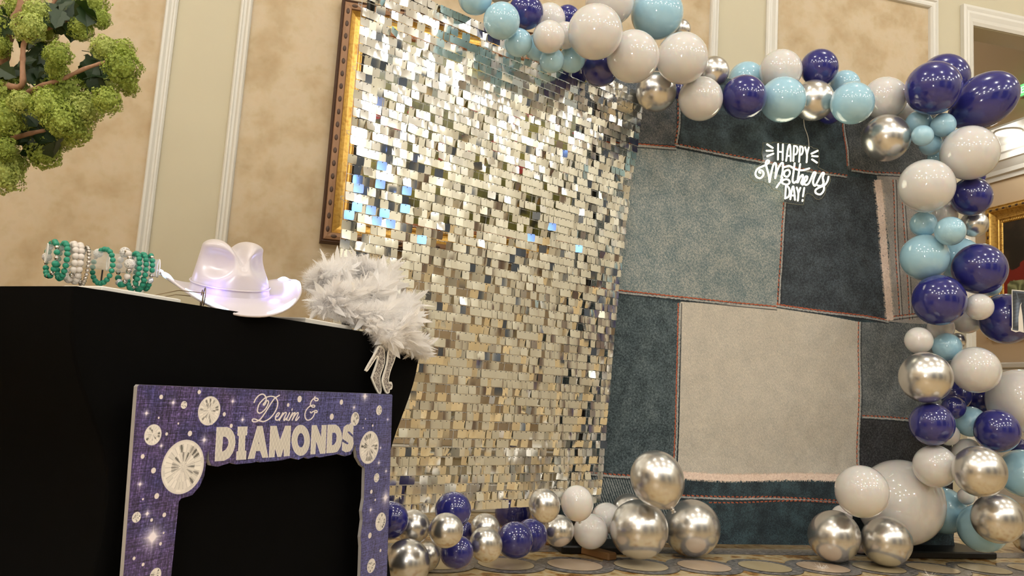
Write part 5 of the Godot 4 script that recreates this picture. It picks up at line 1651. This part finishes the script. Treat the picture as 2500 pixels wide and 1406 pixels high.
func selfie_frame() -> void:
	var o := thing("selfie_frame", "purple photo prop frame lettered Denim and Diamonds, leaning on the black table", "photo frame", TABLE_AT, table_basis())
	var poly := PackedVector2Array([Vector2(0.36, 0.0), Vector2(0.777, 0.0), Vector2(0.7255, 0.575), Vector2(0.722, 0.578), Vector2(-0.031, 0.5745), Vector2(-0.034, 0.571), Vector2(-0.003, 0.0), Vector2(0.3595, 0.0), Vector2(0.3595, 0.045)])
	for p in pairs(OPENING):
		poly.append(p)
	poly.append(Vector2(0.36, 0.045))
	var m := mat("prop_print", Color(1, 1, 1), 0.42)
	m.albedo_texture = selfie_texture()
	m.texture_repeat = false
	var g := Geo.new()
	g.prism(poly, 0.0505, 0.0512, Transform3D(), Rect2(-0.04, 0.585 - 970.0 * 0.825 / 1360.0, 0.825, 970.0 * 0.825 / 1360.0))
	part("printed_face", g, m, o)
	var bk := Geo.new()
	bk.prism(poly, 0.042, 0.0505)
	part("foam_board", bk, M.foam_edge, o)


func cowboy_hat() -> void:
	var yaw := Basis(Vector3.UP, deg_to_rad(22.0))
	var o := thing("cowboy_hat", "white satin cowboy hat with lights along its curled brim, on the black table", "hat", Vector3(-0.150, 0.782, -1.882), (yaw * Basis(Vector3.BACK, deg_to_rad(4.0)) * Basis(Vector3.RIGHT, deg_to_rad(14.0))).scaled(Vector3.ONE * 0.845))
	var m := mat("hat_satin", Color(0.78, 0.745, 0.755), 0.28)
	m.clearcoat_enabled = true
	m.clearcoat = 0.5
	m.clearcoat_roughness = 0.25
	m.rim_enabled = true
	m.rim = 0.4
	# brim: rolled up at both sides, dipping front and back
	var brim := func(u: float, v: float, lift: float) -> Vector3:
		var a := u * TAU
		var k := 0.78 + 0.4 * v + (0.6 - 0.0) * 0.0
		var rx := lerpf(0.098, 0.182, v)
		var rz := lerpf(0.108, 0.19, v)
		var x := rx * cos(a)
		var z := rz * sin(a)
		var side := pow(absf(cos(a)), 2.4)
		var y := 0.036 * side * pow(v, 1.7) - 0.026 * (1.0 - side) * pow(v, 1.2) * absf(sin(a))
		x *= 1.0 - 0.05 * side * v * v
		return Vector3(x, y + lift, z)
	var g := Geo.new()
	g.grid(72, 10, func(u: float, v: float) -> Vector3: return brim.call(u, v, 0.002), func(_p: Vector3) -> Vector3: return Vector3.UP, true)
	g.grid(72, 10, func(u: float, v: float) -> Vector3: return brim.call(u, v, -0.002), func(_p: Vector3) -> Vector3: return Vector3.DOWN, true)
	part("brim", g, m, o)
	var rimp := []
	for i in 72:
		rimp.append(brim.call(i / 72.0, 1.0, 0.0))
	var rg := Geo.new()
	rg.tube(rimp, 0.0034, 8, true)
	part("brim_binding", rg, m, o)
	# crown: tall oval, pinched at the front on both sides, creased along the top
	var crown := func(u: float, v: float) -> Vector3:
		var a := u * TAU
		var t := v
		var wall := minf(t / 0.66, 1.0)
		var capk := clampf((t - 0.66) / 0.34, 0.0, 1.0)
		var rx := lerpf(0.099, 0.078, wall)
		var rz := lerpf(0.109, 0.088, wall)
		var y := 0.106 * wall
		var s := cos(capk * PI / 2)
		rx *= lerpf(1.0, s, 1.0) if capk > 0.0 else 1.0
		rz *= lerpf(1.0, s, 1.0) if capk > 0.0 else 1.0
		y += 0.027 * sin(capk * PI / 2) + 0.0
		var p := Vector3(rx * cos(a), y, rz * sin(a))
		var high := smoothstep(0.05, 0.118, p.y)
		# centre crease, deepest at the front
		p.y -= high * (0.026 + 0.012 * smoothstep(-0.05, 0.06, p.z)) * exp(-pow(p.x / 0.02, 2.0)) * smoothstep(0.1, 0.06, absf(p.z) - 0.02)
		# the two pinches: hollows either side of the front
		for sg in [-1.0, 1.0]:
			var c := Vector3(sg * 0.063, 0.084, 0.056)
			var d := (p - c) / Vector3(0.046, 0.036, 0.052)
			var k := exp(-pow(d.length(), 3.2))
			p += Vector3(-sg * 0.02, -0.003, -0.016) * k
		# the front falls away below the crease
		p.z -= 0.012 * high * smoothstep(0.03, 0.09, p.z) * exp(-pow(p.x / 0.05, 2.0))
		p.y += 0.004 * smoothstep(0.02, 0.06, absf(p.x)) * high
		return p
	var cg := Geo.new()
	cg.grid(96, 44, crown, func(p: Vector3) -> Vector3: return p - Vector3(0, 0.02, 0), true)
	part("crown", cg, m, o)
	var bp := []
	for i in 64:
		var a := TAU * i / 64
		bp.append(Vector3(0.0975 * cos(a), 0.02, 0.1075 * sin(a)))
	var bg := Geo.new()
	bg.tube(bp, 0.0022, 6, true)
	part("hat_band", bg, m, o)
	# light strips along the brim
	var lm := mat("brim_led_glow", Color(0.9, 0.95, 1), 0.3)
	lm.emission_enabled = true
	lm.emission = Color(0.78, 0.88, 1.0)
	lm.emission_energy_multiplier = 1.2
	for span in [[0.44, 0.5], [0.30, 0.40], [0.12, 0.215], [-0.015, 0.06], [0.93, 0.97], [0.56, 0.6]]:
		var sp := []
		for i in 9:
			sp.append(brim.call(lerpf(span[0], span[1], i / 8.0), 0.955, 0.0035))
		var sg := Geo.new()
		var rr := []
		for i in 9:
			rr.append(0.0062 * sin(PI * (i + 0.7) / 9.4) + 0.001)
		sg.tube(sp, rr, 8)
		part("light_strip", sg, lm, o)
		var l := OmniLight3D.new()
		l.name = "brim_lamp"
		l.light_color = Color(0.72, 0.74, 1.0)
		l.light_energy = 0.0008
		l.light_size = 0.012
		l.omni_attenuation = 2.0
		l.omni_range = 8.0
		l.shadow_enabled = true
		l.position = brim.call((span[0] + span[1]) / 2.0, 0.93, 0.018)
		o.add_child(l)
	for a in [0.36, 0.1]:
		var l2 := OmniLight3D.new()
		l2.name = "band_lamp"
		l2.light_color = Color(0.5, 0.42, 1.0)
		l2.light_energy = 0.0016
		l2.light_size = 0.01
		l2.omni_attenuation = 2.0
		l2.omni_range = 8.0
		l2.shadow_enabled = true
		l2.position = Vector3(0.115 * cos(a * TAU), 0.02, 0.125 * sin(a * TAU))
		o.add_child(l2)


func bracelets() -> void:
	var tq := mat("turquoise_bead", Color(0.1, 0.5, 0.4), 0.5)
	tq.albedo_texture = noise_tex(noise(91, 0.05, 3), 128, [0.0, 0.5, 1.0], [Color(0.85, 0.95, 0.9), Color(1, 1, 1), Color(0.9, 0.97, 0.97)])
	var wq := mat("white_stone_bead", Color(0.8, 0.765, 0.73), 0.35)
	var sv := mat("silver_bead", Color(0.75, 0.72, 0.69), 0.22, 1.0)
	var hw := mat("speckled_bead", Color(1, 1, 1), 0.6)
	hw.albedo_texture = noise_tex(noise(92, 0.09, 3), 128, [0.0, 0.42, 0.55, 1.0], [Color(0.45, 0.43, 0.42), Color(0.72, 0.7, 0.68), Color(0.85, 0.83, 0.8), Color(0.9, 0.88, 0.86)])
	var gl := mat("clear_bead", Color(0.85, 0.87, 0.9), 0.08, 0.5)
	var ac := mat("acrylic_bar", Color(0.95, 0.95, 0.93, 0.16), 0.06)
	ac.transparency = BaseMaterial3D.TRANSPARENCY_ALPHA
	var turn := table_basis() * Basis(Vector3.UP, deg_to_rad(-26.0))
	var base := TABLE_AT + table_basis() * Vector3(0.062, 0.0, -0.215) - turn * Vector3(0.054, 0, 0)
	var s := thing("bracelet_stand", "clear acrylic bar stand holding bead bracelets at the table's left", "stand", base, turn)
	var g := Geo.new()
	var prof := []
	for k in 24:
		var a := TAU * k / 24
		prof.append(Vector2(0.01 * cos(a), 0.0185 * sin(a)))
	for e in [[-0.038, 0.165]]:
		for k in 24:
			var a0: Vector2 = prof[k]
			var a1: Vector2 = prof[(k + 1) % 24]
			g.face([Vector3(e[0], 0.808 + a0.y, a0.x), Vector3(e[1], 0.808 + a0.y, a0.x), Vector3(e[1], 0.808 + a1.y, a1.x), Vector3(e[0], 0.808 + a1.y, a1.x)], Vector3(0, a0.y / 0.02, a0.x / 0.01).normalized())
	part("bar", g, ac, s)
	for x in [-0.038, 0.07, 0.165]:
		var rg := Geo.new()
		var rp := []
		for k in 24:
			rp.append(Vector3(x, 0.808 + prof[k].y, prof[k].x))
		rg.tube(rp, 0.0013, 6, true)
		part("bar_rim", rg, M.white_card, s)
	var pg := Geo.new()
	pg.tube([Vector3(0.062, 0.736, 0), Vector3(0.062, 0.79, 0)], 0.0016, 8)
	part("stem", pg, M.black_metal, s)
	var fg := Geo.new()
	fg.box(Vector3(0.066, TABLE_HIGH + 0.005, 0), Vector3(0.14, 0.008, 0.07), 0.002)
	part("foot", fg, ac, s)
	var bead := Geo.new()
	bead.ball(Vector3.ZERO, 1.0, 14, 10)
	var bm := bead.mesh()
	var facet := Geo.new()
	facet.ball(Vector3.ZERO, 1.0, 6, 4)
	var fm := facet.mesh()
	# [place on the bar, ring radius, bead radius, beads' pattern, lean, label]
	var rows := [
		[-0.034, 0.041, 0.0066, "tstsTtststttsPTd", 0.1, "front left bracelet of turquoise beads, silver spacers and speckled silver balls"],
		[-0.012, 0.042, 0.0066, "t", 0.06, "plain turquoise bracelet behind the front left one, before the white stone bracelets"],
		[0.006, 0.043, 0.0076, "wwwwwsw", 0.03, "white stone bead bracelet just behind the left turquoise ones"],
		[0.019, 0.044, 0.0072, "w", -0.02, "plain white stone bracelet next to the small silver bead one"],
		[0.034, 0.0455, 0.0047, "f", 0.0, "bracelet of small faceted silver beads at the back of the left bunch"],
		[0.072, 0.042, 0.0062, "tttttttttttttttsP", 0.34, "lone turquoise bracelet hanging in the middle of the acrylic bar"],
		[0.118, 0.041, 0.0075, "whWhwsttgtsw", 0.08, "right bunch bracelet with big white speckled balls and silver"],
		[0.14, 0.044, 0.0064, "tttttttstt", 0.05, "turquoise bracelet with a silver spacer in the right bunch, behind the speckled one"],
		[0.156, 0.0445, 0.0064, "tttttttttts", 0.02, "long turquoise bracelet hanging lowest in the right bunch"],
		[0.172, 0.042, 0.0064, "stttsgttt", -0.02, "rearmost right turquoise bracelet with silver and one clear bead, beside the hat"]]
	for row in rows:
		var br: float = row[2] * 0.85
		var rr: float = row[1] * 0.82
		var o := thing("bracelet", row[5], "bracelet", base + turn * Vector3(row[0] * 0.85, 0.808 + 0.0185 + br - rr, 0), turn * Basis(Vector3.UP, row[4]), "bead bracelets on the acrylic bar")
		var pat: String = row[3]
		var n := int(TAU * rr / (br * 2.0) + 0.35)
		for k in n:
			var a := TAU * k / n + 0.6
			var ch := pat[k % pat.length()]
			var r := br
			var mt: Material = tq
			var ms: Mesh = bm
			match ch:
				"s":
					mt = sv
					ms = fm
					r = br * 0.82
				"f":
					mt = sv
					ms = fm
				"w":
					mt = wq
				"h":
					mt = sv
					r = br * 0.8
				"W":
					mt = hw
					r = 0.0105
				"P":
					mt = hw
					r = 0.009
				"T":
					r = br * 1.15
				"g", "d":
					mt = gl
					ms = fm
					r = br * 1.2
			part("bead", ms, mt, o, Transform3D(Basis(Vector3.RIGHT, a).scaled_local(Vector3(1, 1, 1) * r), Vector3(0, rr * cos(a), rr * sin(a))))
		var th := Geo.new()
		var tp := []
		for k in 28:
			tp.append(Vector3(0, rr * cos(TAU * k / 28), rr * sin(TAU * k / 28)))
		th.tube(tp, 0.0006, 5, true)
		part("elastic", th, M.white_card, o)


func small_things_on_table() -> void:
	var tb := table_basis()
	var cards := [[Vector3(0.02, 0.005, -0.08), Vector3(0.18, 0.007, 0.1), 0.05, "cream card box flat on the table below the bracelets"],
		[Vector3(0.05, 0.002, -0.19), Vector3(0.2, 0.004, 0.07), -0.04, "thin cream board lying behind the cream card box by the bracelets"],
		[Vector3(0.165, 0.003, -0.11), Vector3(0.09, 0.005, 0.08), 0.0, "cream card between the bracelets and the hat at the table edge"],
		[Vector3(0.55, 0.006, -0.1), Vector3(0.2, 0.011, 0.14), 0.1, "pale grey folded card between the hat and the feather boa"]]
	for c in cards:
		var o := thing("card", c[3], "card", TABLE_AT + tb * (Vector3(0, TABLE_HIGH + 0.001, 0) + c[0]), tb * Basis(Vector3.UP, c[2]), "cards on the black table")
		var g := Geo.new()
		g.box(Vector3.ZERO, c[1], 0.0012)
		part("sheet", g, M.white_card, o)
		var l := Geo.new()
		l.box(Vector3(0, c[1].y / 2 + 0.0006, 0), Vector3(c[1].x * 0.96, 0.0012, c[1].z * 0.94), 0.0004)
		part("lid", l, M.white_card, o)
	# wire glasses under the hat's left brim
	var gm := mat("brass_wire", Color(0.45, 0.38, 0.28), 0.3, 0.9)
	var o2 := thing("eyeglasses", "wire rimmed glasses lying under the left side of the hat's brim", "glasses", TABLE_AT + tb * Vector3(0.165, TABLE_HIGH + 0.0015, -0.035), tb * Basis(Vector3.UP, 0.9).scaled(Vector3.ONE * 0.8))
	var lens := mat("lens_glass", Color(0.25, 0.24, 0.28, 0.3), 0.05)
	lens.transparency = BaseMaterial3D.TRANSPARENCY_ALPHA
	for sg in [-1.0, 1.0]:
		var rp := []
		var disc := []
		for k in 20:
			var a := TAU * k / 20
			rp.append(Vector3(sg * 0.034 + 0.026 * cos(a), 0.024 + 0.022 * sin(a), 0))
			disc.append(Vector3(sg * 0.034 + 0.0255 * cos(a), 0.024 + 0.0215 * sin(a), 0))
		var g := Geo.new()
		g.tube(rp, 0.0012, 6, true)
		part("rim", g, gm, o2)
		var lg := Geo.new()
		lg.face(disc, Vector3.BACK)
		part("lens", lg, lens, o2)
		var tg := Geo.new()
		tg.tube([Vector3(sg * 0.06, 0.03, 0), Vector3(sg * 0.062, 0.03, -0.06), Vector3(sg * 0.06, 0.012, -0.115)], 0.0011, 6)
		part("temple", tg, gm, o2)
	var bg := Geo.new()
	bg.tube([Vector3(-0.009, 0.028, 0), Vector3(0, 0.032, 0.002), Vector3(0.009, 0.028, 0)], 0.0011, 6)
	part("bridge", bg, gm, o2)


func feather_shape(len: float, wide: float, curl: float, sd: int) -> Geo:
	var r := RandomNumberGenerator.new()
	r.seed = sd
	var g := Geo.new()
	var n := 8
	var spine := []
	for i in n + 1:
		var t := float(i) / n
		spine.append(Vector3(0, len * t, curl * t * t))
	for side in [-1.0, 1.0]:
		for i in n:
			var t0 := float(i) / n
			var t1 := float(i + 1) / n
			var w0 := wide * sin(PI * clampf(t0 * 0.82 + 0.16, 0, 1))
			var w1 := wide * sin(PI * clampf(t1 * 0.82 + 0.16, 0, 1)) * (1.0 if i < n - 1 else 0.2)
			var a: Vector3 = spine[i]
			var b: Vector3 = spine[i + 1]
			g.face([a, b, b + Vector3(side * w1, 0.004, 0.25 * w1), a + Vector3(side * w0, 0.004, 0.25 * w0)], Vector3(-side * 0.25, 0, 1).normalized())
	g.tube([spine[0], spine[4], spine[8]], [0.0009, 0.0007, 0.0002], 5)
	# loose barbs along its lower half
	for i in 26:
		var t := r.randf_range(0.0, 0.75)
		var p := Vector3(0, len * t, curl * t * t)
		var d := Vector3(r.randf_range(-1, 1), r.randf_range(0.2, 1.0), r.randf_range(-0.8, 0.8)).normalized() * r.randf_range(0.012, 0.026)
		var sd2 := d.cross(Vector3.BACK).normalized() * 0.0006
		var q := p + d * 0.6 + Vector3(0, 0.002, 0)
		g.face([p - sd2, p + sd2, q + sd2 * 0.7, q - sd2 * 0.7], Vector3.BACK)
		g.face([q - sd2 * 0.7, q + sd2 * 0.7, p + d + Vector3(0, -0.003, 0)], Vector3.BACK)
	return g


func feather_boa() -> void:
	var tb := table_basis()
	var o := thing("feather_boa", "heap of white feather boa draped over the table's right corner", "feather boa", TABLE_AT, tb)
	var m := mat("white_feather", Color(0.985, 0.975, 0.965), 0.9)
	m.backlight_enabled = true
	m.backlight = Color(0.98, 0.97, 0.96)
	m.cull_mode = BaseMaterial3D.CULL_DISABLED
	var path := []
	var rad := []
	for i in range(0, BOA.size(), 4):
		path.append(Vector3(BOA[i], maxf(BOA[i + 1], TABLE_HIGH + 0.035) if BOA[i + 2] < 0.0 else BOA[i + 1], BOA[i + 2]))
		rad.append(BOA[i + 3])
	var core := Geo.new()
	var thick := []
	for i in path.size():
		thick.append(rad[i] * 0.5)
		if i < path.size() - 1:
			core.ball(path[i], rad[i] * 0.5, 14, 10)
		else:
			thick[i] = 0.004
	core.tube(path, thick, 12)
	part("body", core, m, o)
	rng.seed = 21
	var shapes := []
	for k in 6:
		shapes.append(feather_shape([0.06, 0.07, 0.05, 0.075, 0.065, 0.055][k], [0.008, 0.009, 0.011, 0.007, 0.01, 0.012][k], [0.02, -0.02, 0.026, 0.012, -0.016, 0.03][k], 100 + k).mesh())
	for i in 290:
		var s := rng.randf() * (path.size() - 1.001)
		var a := int(s)
		var p: Vector3 = path[a].lerp(path[a + 1], s - a)
		var r: float = lerpf(rad[a], rad[a + 1], s - a)
		var d := Vector3(rng.randfn(), rng.randfn() * 0.9 + 0.15, rng.randfn() * 0.8 + 0.5).normalized()
		if p.y + d.y * 0.06 < TABLE_HIGH and p.z < 0.0:
			d.y = absf(d.y)
		var x := d.cross(Vector3(rng.randfn(), rng.randfn(), rng.randfn())).normalized()
		var k := rng.randf_range(0.65, 1.1) * clampf(r / 0.05, 0.6, 1.05)
		part("feather", shapes[rng.randi_range(0, 5)], m, o, Transform3D(Basis(x, d, x.cross(d)).scaled_local(Vector3.ONE * k), p + d * r * 0.42))
	# down: tufts of fine curved barbs all round the cord
	var tuft := Geo.new()
	for i in 46:
		var d := Vector3(rng.randfn() * 0.75, 1.0, rng.randfn() * 0.75).normalized()
		var l := rng.randf_range(0.55, 1.0)
		var bend := Vector3(rng.randfn(), rng.randfn() * 0.3, rng.randfn()) * 0.16
		var sd := d.cross(Vector3(rng.randfn(), rng.randfn(), rng.randfn())).normalized() * 0.011
		var p1 := d * l * 0.5 + bend * 0.3
		var p2 := d * l + bend
		tuft.face([-sd * 0.6, sd * 0.6, p1 + sd, p1 - sd], d.cross(sd).normalized())
		tuft.face([p1 - sd, p1 + sd, p2], d.cross(sd).normalized())
	var mm := MultiMesh.new()
	mm.transform_format = MultiMesh.TRANSFORM_3D
	mm.mesh = tuft.mesh()
	mm.instance_count = 3000
	for i in 3000:
		var s := rng.randf() * (path.size() - 1.001)
		var a := int(s)
		var p: Vector3 = path[a].lerp(path[a + 1], s - a)
		var r: float = lerpf(rad[a], rad[a + 1], s - a)
		var d := Vector3(rng.randfn(), rng.randfn() + 0.2, rng.randfn() + 0.25).normalized()
		var x := d.cross(Vector3(rng.randfn(), rng.randfn(), rng.randfn())).normalized()
		var st := p + d * r * 0.38
		if st.z < 0.0 and p.z < 0.0 and st.y < TABLE_HIGH + 0.012:
			st.y = TABLE_HIGH + 0.012
			d.y = absf(d.y)
		mm.set_instance_transform(i, Transform3D(Basis(x, d, x.cross(d)).scaled_local(Vector3.ONE * r * rng.randf_range(0.55, 0.95)), st))
	var mi := MultiMeshInstance3D.new()
	mi.name = "down"
	mi.multimesh = mm
	mi.material_override = m
	mi.set_meta("kind", "stuff")
	o.add_child(mi)
	# fluff that has fallen on the marble
	for e in [[Vector3(2.05, 0.004, -2.86), "wisp of white feather fluff on the marble rings before the denim"], [Vector3(2.44, 0.004, -2.74), "wisp of white feather fluff on the floor before the right silver pair"]]:
		var w := thing("feather_fluff", e[1], "feather", e[0], Basis(), "feather fluff fallen on the floor")
		var fg := Geo.new()
		for i in 60:
			var d := Vector3(rng.randfn(), absf(rng.randfn()) * 0.35, rng.randfn()).normalized() * rng.randf_range(0.015, 0.04)
			var at := Vector3(rng.randfn() * 0.01, 0.0, rng.randfn() * 0.01)
			var sd := d.cross(Vector3.UP).normalized() * 0.0007
			fg.face([at - sd, at + sd, at + d * 0.6 + sd, at + d * 0.6 - sd], Vector3.UP)
			fg.face([at + d * 0.6 - sd, at + d * 0.6 + sd, at + d], Vector3.UP)
		part("barbs", fg, m, w)


func shoe_props() -> void:
	var tb := table_basis()
	var gm := mat("silver_glitter", Color(1, 1, 1), 0.35, 0.6)
	gm.albedo_texture = noise_tex(noise(95, 0.3, 1, FastNoiseLite.TYPE_VALUE), 256, [0.0, 0.4, 0.6, 1.0], [Color(0.3, 0.28, 0.28), Color(0.6, 0.57, 0.56), Color(0.8, 0.78, 0.76), Color(0.95, 0.93, 0.9)])
	tri_map(gm, Vector3.ONE * 7.0, false)
	var names := ["glittery stiletto cutout with its heel showing, hanging left under the feather boa", "glittery stiletto cutout with a bow at the toe, hanging right under the feather boa"]
	for i in 2:
		var o := thing("shoe_cutout", names[i], "photo prop", TABLE_AT, tb, "stiletto shoe cutouts")
		var p := pairs(SHOES[i])
		var g := Geo.new()
		g.prism(smooth_loop(p, 3), 0.028 + 0.006 * i, 0.031 + 0.006 * i)
		part("board", g, M.white_card, o)
		var ins := Geometry2D.offset_polygon(smooth_loop(p, 3), -0.0045)
		for q in ins:
			if q.size() > 5:
				var f := Geo.new()
				f.prism(q, 0.031 + 0.006 * i, 0.0316 + 0.006 * i)
				part("glitter_print", f, gm, o)


func smooth_loop(p: PackedVector2Array, steps: int) -> PackedVector2Array:
	var o := PackedVector2Array()
	var n := p.size()
	for i in n:
		for s in steps:
			o.append(p[i].cubic_interpolate(p[(i + 1) % n], p[(i - 1 + n) % n], p[(i + 2) % n], float(s) / steps))
	return o


func balloon_props() -> void:
	var pitch := deg_to_rad(7.3)
	var face := Basis(Vector3.UP, deg_to_rad(-40.0))
	var b := Basis(Vector3(cos(deg_to_rad(14.5)), 0, sin(deg_to_rad(14.5))), Vector3.UP, Vector3(-sin(deg_to_rad(14.5)), 0, cos(deg_to_rad(14.5)))) * Basis(Vector3.BACK, deg_to_rad(-3.6))
	var navy := mat("lip_print", Color(0.13, 0.14, 0.22), 0.5)
	var pale := mat("lip_gap", Color(0.72, 0.71, 0.62), 0.6)
	var o := thing("lips_cutout", "navy lips photo prop with white outline stuck on a navy balloon", "photo prop", LIP_AT, b)
	var g := Geo.new()
	var p := smooth_loop(pairs(LIP_OUT), 3)
	g.prism(p, -0.002, 0.0)
	part("board", g, M.white_card, o)
	for q in Geometry2D.offset_polygon(p, -0.0028):
		var f := Geo.new()
		f.prism(q, 0.0, 0.0006)
		part("lip", f, navy, o)
	for e in [["teeth", LIP_TOP], ["lip_shine", LIP_LOW]]:
		var f := Geo.new()
		f.prism(smooth_loop(pairs(e[1]), 3), 0.0006, 0.0011)
		part(e[0], f, pale, o)
	# jeans
	var jm := mat("jeans_print", Color(1, 1, 1), 0.6)
	jm.albedo_texture = painted(96, 192, func(u: float, v: float) -> Color:
		var k := 0.17 + 0.3 * exp(-pow((u - 0.5) / 0.2, 2.0)) * smoothstep(0.1, 0.35, v) * smoothstep(1.0, 0.7, v) + 0.025 * sin(v * 70.0 + u * 9.0)
		if v < 0.05 or v > 0.955:
			k = 0.3 + 0.1 * sin(u * 50.0)
		elif v < 0.2 and absf(u - 0.3 - v) < 0.03:
			k = 0.4
		return Color(k * 0.88, k * 0.98, k * 1.12))
	var j := thing("jeans_cutout", "blue jeans photo prop with white outline before a navy balloon at right edge", "photo prop", JEAN_AT, b)
	var jg := Geo.new()
	jg.prism(pairs(JEAN_OUT), -0.002, 0.0)
	part("board", jg, M.white_card, j)
	for e in [JEAN_LEFT, JEAN_RIGHT]:
		var f := Geo.new()
		var box := Rect2(pairs(e)[0], Vector2.ZERO)
		for q in pairs(e):
			box = box.expand(q)
		f.prism(pairs(e), 0.0, 0.0006, Transform3D(), box)
		part("trouser_leg", f, jm, j)


func snowball_tree() -> void:
	var o := thing("snowball_tree", "tall arrangement of green snowball blossoms on brown branches against the left wall", "flower tree", Vector3(-1.6, 0, -2.6))
	var at := Vector3(-1.6, 0, -2.6)
	var bark := mat("bark", Color(0.62, 0.47, 0.37), 0.8)
	bark.normal_enabled = true
	bark.normal_texture = noise_tex(noise(97, 0.05, 3), 256, [], [], true, 3.0)
	tri_map(bark, Vector3(6, 2, 6), false)
	var vs := Geo.new()
	vs.lathe([Vector2(0.0, 0.0), Vector2(0.16, 0.0), Vector2(0.2, 0.06), Vector2(0.23, 0.3), Vector2(0.2, 0.5), Vector2(0.14, 0.6), Vector2(0.15, 0.63), Vector2(0.13, 0.63), Vector2(0.12, 0.58)], 28)
	part("vase", vs, M.white_card, o)
	var trunk := Geo.new()
	var first := Vector3(BRANCHES[0][0], BRANCHES[0][1], BRANCHES[0][2]) - at
	trunk.tube([Vector3(0, 0.3, 0), Vector3(0.02, 0.7, 0.0), first * Vector3(1, 1, 1)], [0.036, 0.034, 0.029], 10)
	part("trunk", trunk, bark, o)
	for br in BRANCHES:
		var p := []
		var r := []
		for i in range(0, br.size(), 4):
			p.append(Vector3(br[i], br[i + 1], br[i + 2]) - at)
			r.append(br[i + 3])
		# finer, slightly crooked
		var pf := []
		var rf := []
		for i in p.size() - 1:
			for s in 5:
				var q: Vector3 = p[i].cubic_interpolate(p[i + 1], p[maxi(i - 1, 0)], p[mini(i + 2, p.size() - 1)], s / 5.0)
				pf.append(q)
				rf.append(lerpf(r[i], r[i + 1], s / 5.0) * (1.0 + 0.12 * sin(i * 9.0 + s * 2.3)))
		pf.append(p[p.size() - 1])
		rf.append(r[r.size() - 1])
		var g := Geo.new()
		g.tube(pf, rf, 9)
		part("branch", g, bark, o)
	# blossoms: domes crowded with four-petalled florets
	rng.seed = 31
	var petal := []
	for k in 3:
		var fm := mat("floret_green_%d" % k, [Color(0.63, 0.685, 0.31), Color(0.69, 0.73, 0.39), Color(0.55, 0.61, 0.25)][k], 0.7)
		fm.backlight_enabled = true
		fm.backlight = Color(0.35, 0.4, 0.12)
		petal.append(fm)
	var shapes := []
	for k in 4:
		var g := Geo.new()
		var n := 1000
		for i in n:
			var yy := 1.0 - 2.0 * (i + 0.5) / n
			var a := i * 2.399963 + k
			var rr := sqrt(1.0 - yy * yy)
			var d := Vector3(rr * cos(a), yy, rr * sin(a))
			var lump := 0.86 + 0.3 * sin(d.x * 6.0 + k * 2.0) * sin(d.y * 6.0 + k) * cos(d.z * 5.0) + rng.randf_range(-0.09, 0.09)
			var c := d * lump
			var nm := (d + Vector3(rng.randfn(), rng.randfn(), rng.randfn()) * 0.5).normalized()
			var x := nm.cross(Vector3(rng.randfn(), rng.randfn(), rng.randfn())).normalized()
			var z := x.cross(nm)
			var s := rng.randf_range(0.06, 0.095)
			for q in 4:
				var w := TAU * q / 4
				var dx := x * cos(w) + z * sin(w)
				var dz := z * cos(w) - x * sin(w)
				var tip := c + dx * s + nm * s * rng.randf_range(0.1, 0.8)
				var ml := c + dx * s * 0.62 + dz * s * 0.48 + nm * s * 0.16
				var mr := c + dx * s * 0.62 - dz * s * 0.48 + nm * s * 0.16
				g.face([c, ml, tip, mr], nm)
		g.ball(Vector3.ZERO, 0.62, 12, 8)
		shapes.append(g.mesh())
	for i in range(0, HEADS.size(), 4):
		var k := (i / 4) % 4
		var c := Vector3(HEADS[i], HEADS[i + 1], HEADS[i + 2]) - at
		var b := Basis.from_euler(Vector3(rng.randf() * TAU, rng.randf() * TAU, rng.randf() * TAU)).scaled_local(Vector3(1.0, rng.randf_range(0.85, 1.0), 1.0) * HEADS[i + 3] * 1.22)
		part("blossom", shapes[k], petal[[0, 1, 0, 2][(i / 4) % 4]], o, Transform3D(b, c))
	# lobed leaves
	var lm := mat("leaf_green", Color(0.1, 0.19, 0.045), 0.5)
	lm.backlight_enabled = true
	lm.backlight = Color(0.08, 0.14, 0.02)
	var leaf_forms := []
	for k in 3:
		var g := Geo.new()
		var mid := 9
		var edge := []
		for i in mid + 1:
			var t := float(i) / mid
			var w: float = 0.42 * sin(PI * pow(t, 0.75)) * (1.0 + 0.28 * cos(t * 16.0 + k)) + 0.01
			edge.append([t, w])
		for sg in [-1.0, 1.0]:
			for i in mid:
				var a: Array = edge[i]
				var b: Array = edge[i + 1]
				var up := func(t: float, w: float) -> Vector3: return Vector3(sg * w, t, 0.22 * w - 0.25 * t * t + 0.03 * sin(t * 14.0))
				g.face([up.call(a[0], 0.0), up.call(b[0], 0.0), up.call(b[0], b[1]), up.call(a[0], a[1])], Vector3(-sg * 0.2, 0.25, 1).normalized())
		g.tube([Vector3(0, -0.3, 0.03), Vector3(0, 0, 0), Vector3(0, 0.6, -0.09)], [0.018, 0.016, 0.008], 5)
		leaf_forms.append(g.mesh())
	for i in range(0, LEAVES.size(), 3):
		var c := Vector3(LEAVES[i], LEAVES[i + 1], LEAVES[i + 2]) - at
		var d := Vector3(rng.randfn(), rng.randfn() - 0.25, rng.randfn() * 0.5).normalized()
		var nz := Vector3(rng.randfn() * 0.6, rng.randfn() * 0.6 + 0.3, 1.0)
		nz = (nz - d * nz.dot(d)).normalized()
		var b := Basis(d.cross(nz), d, nz).scaled_local(Vector3.ONE * rng.randf_range(0.055, 0.085))
		part("leaf", leaf_forms[(i / 3) % 3], lm, o, Transform3D(b, c - d * 0.03))
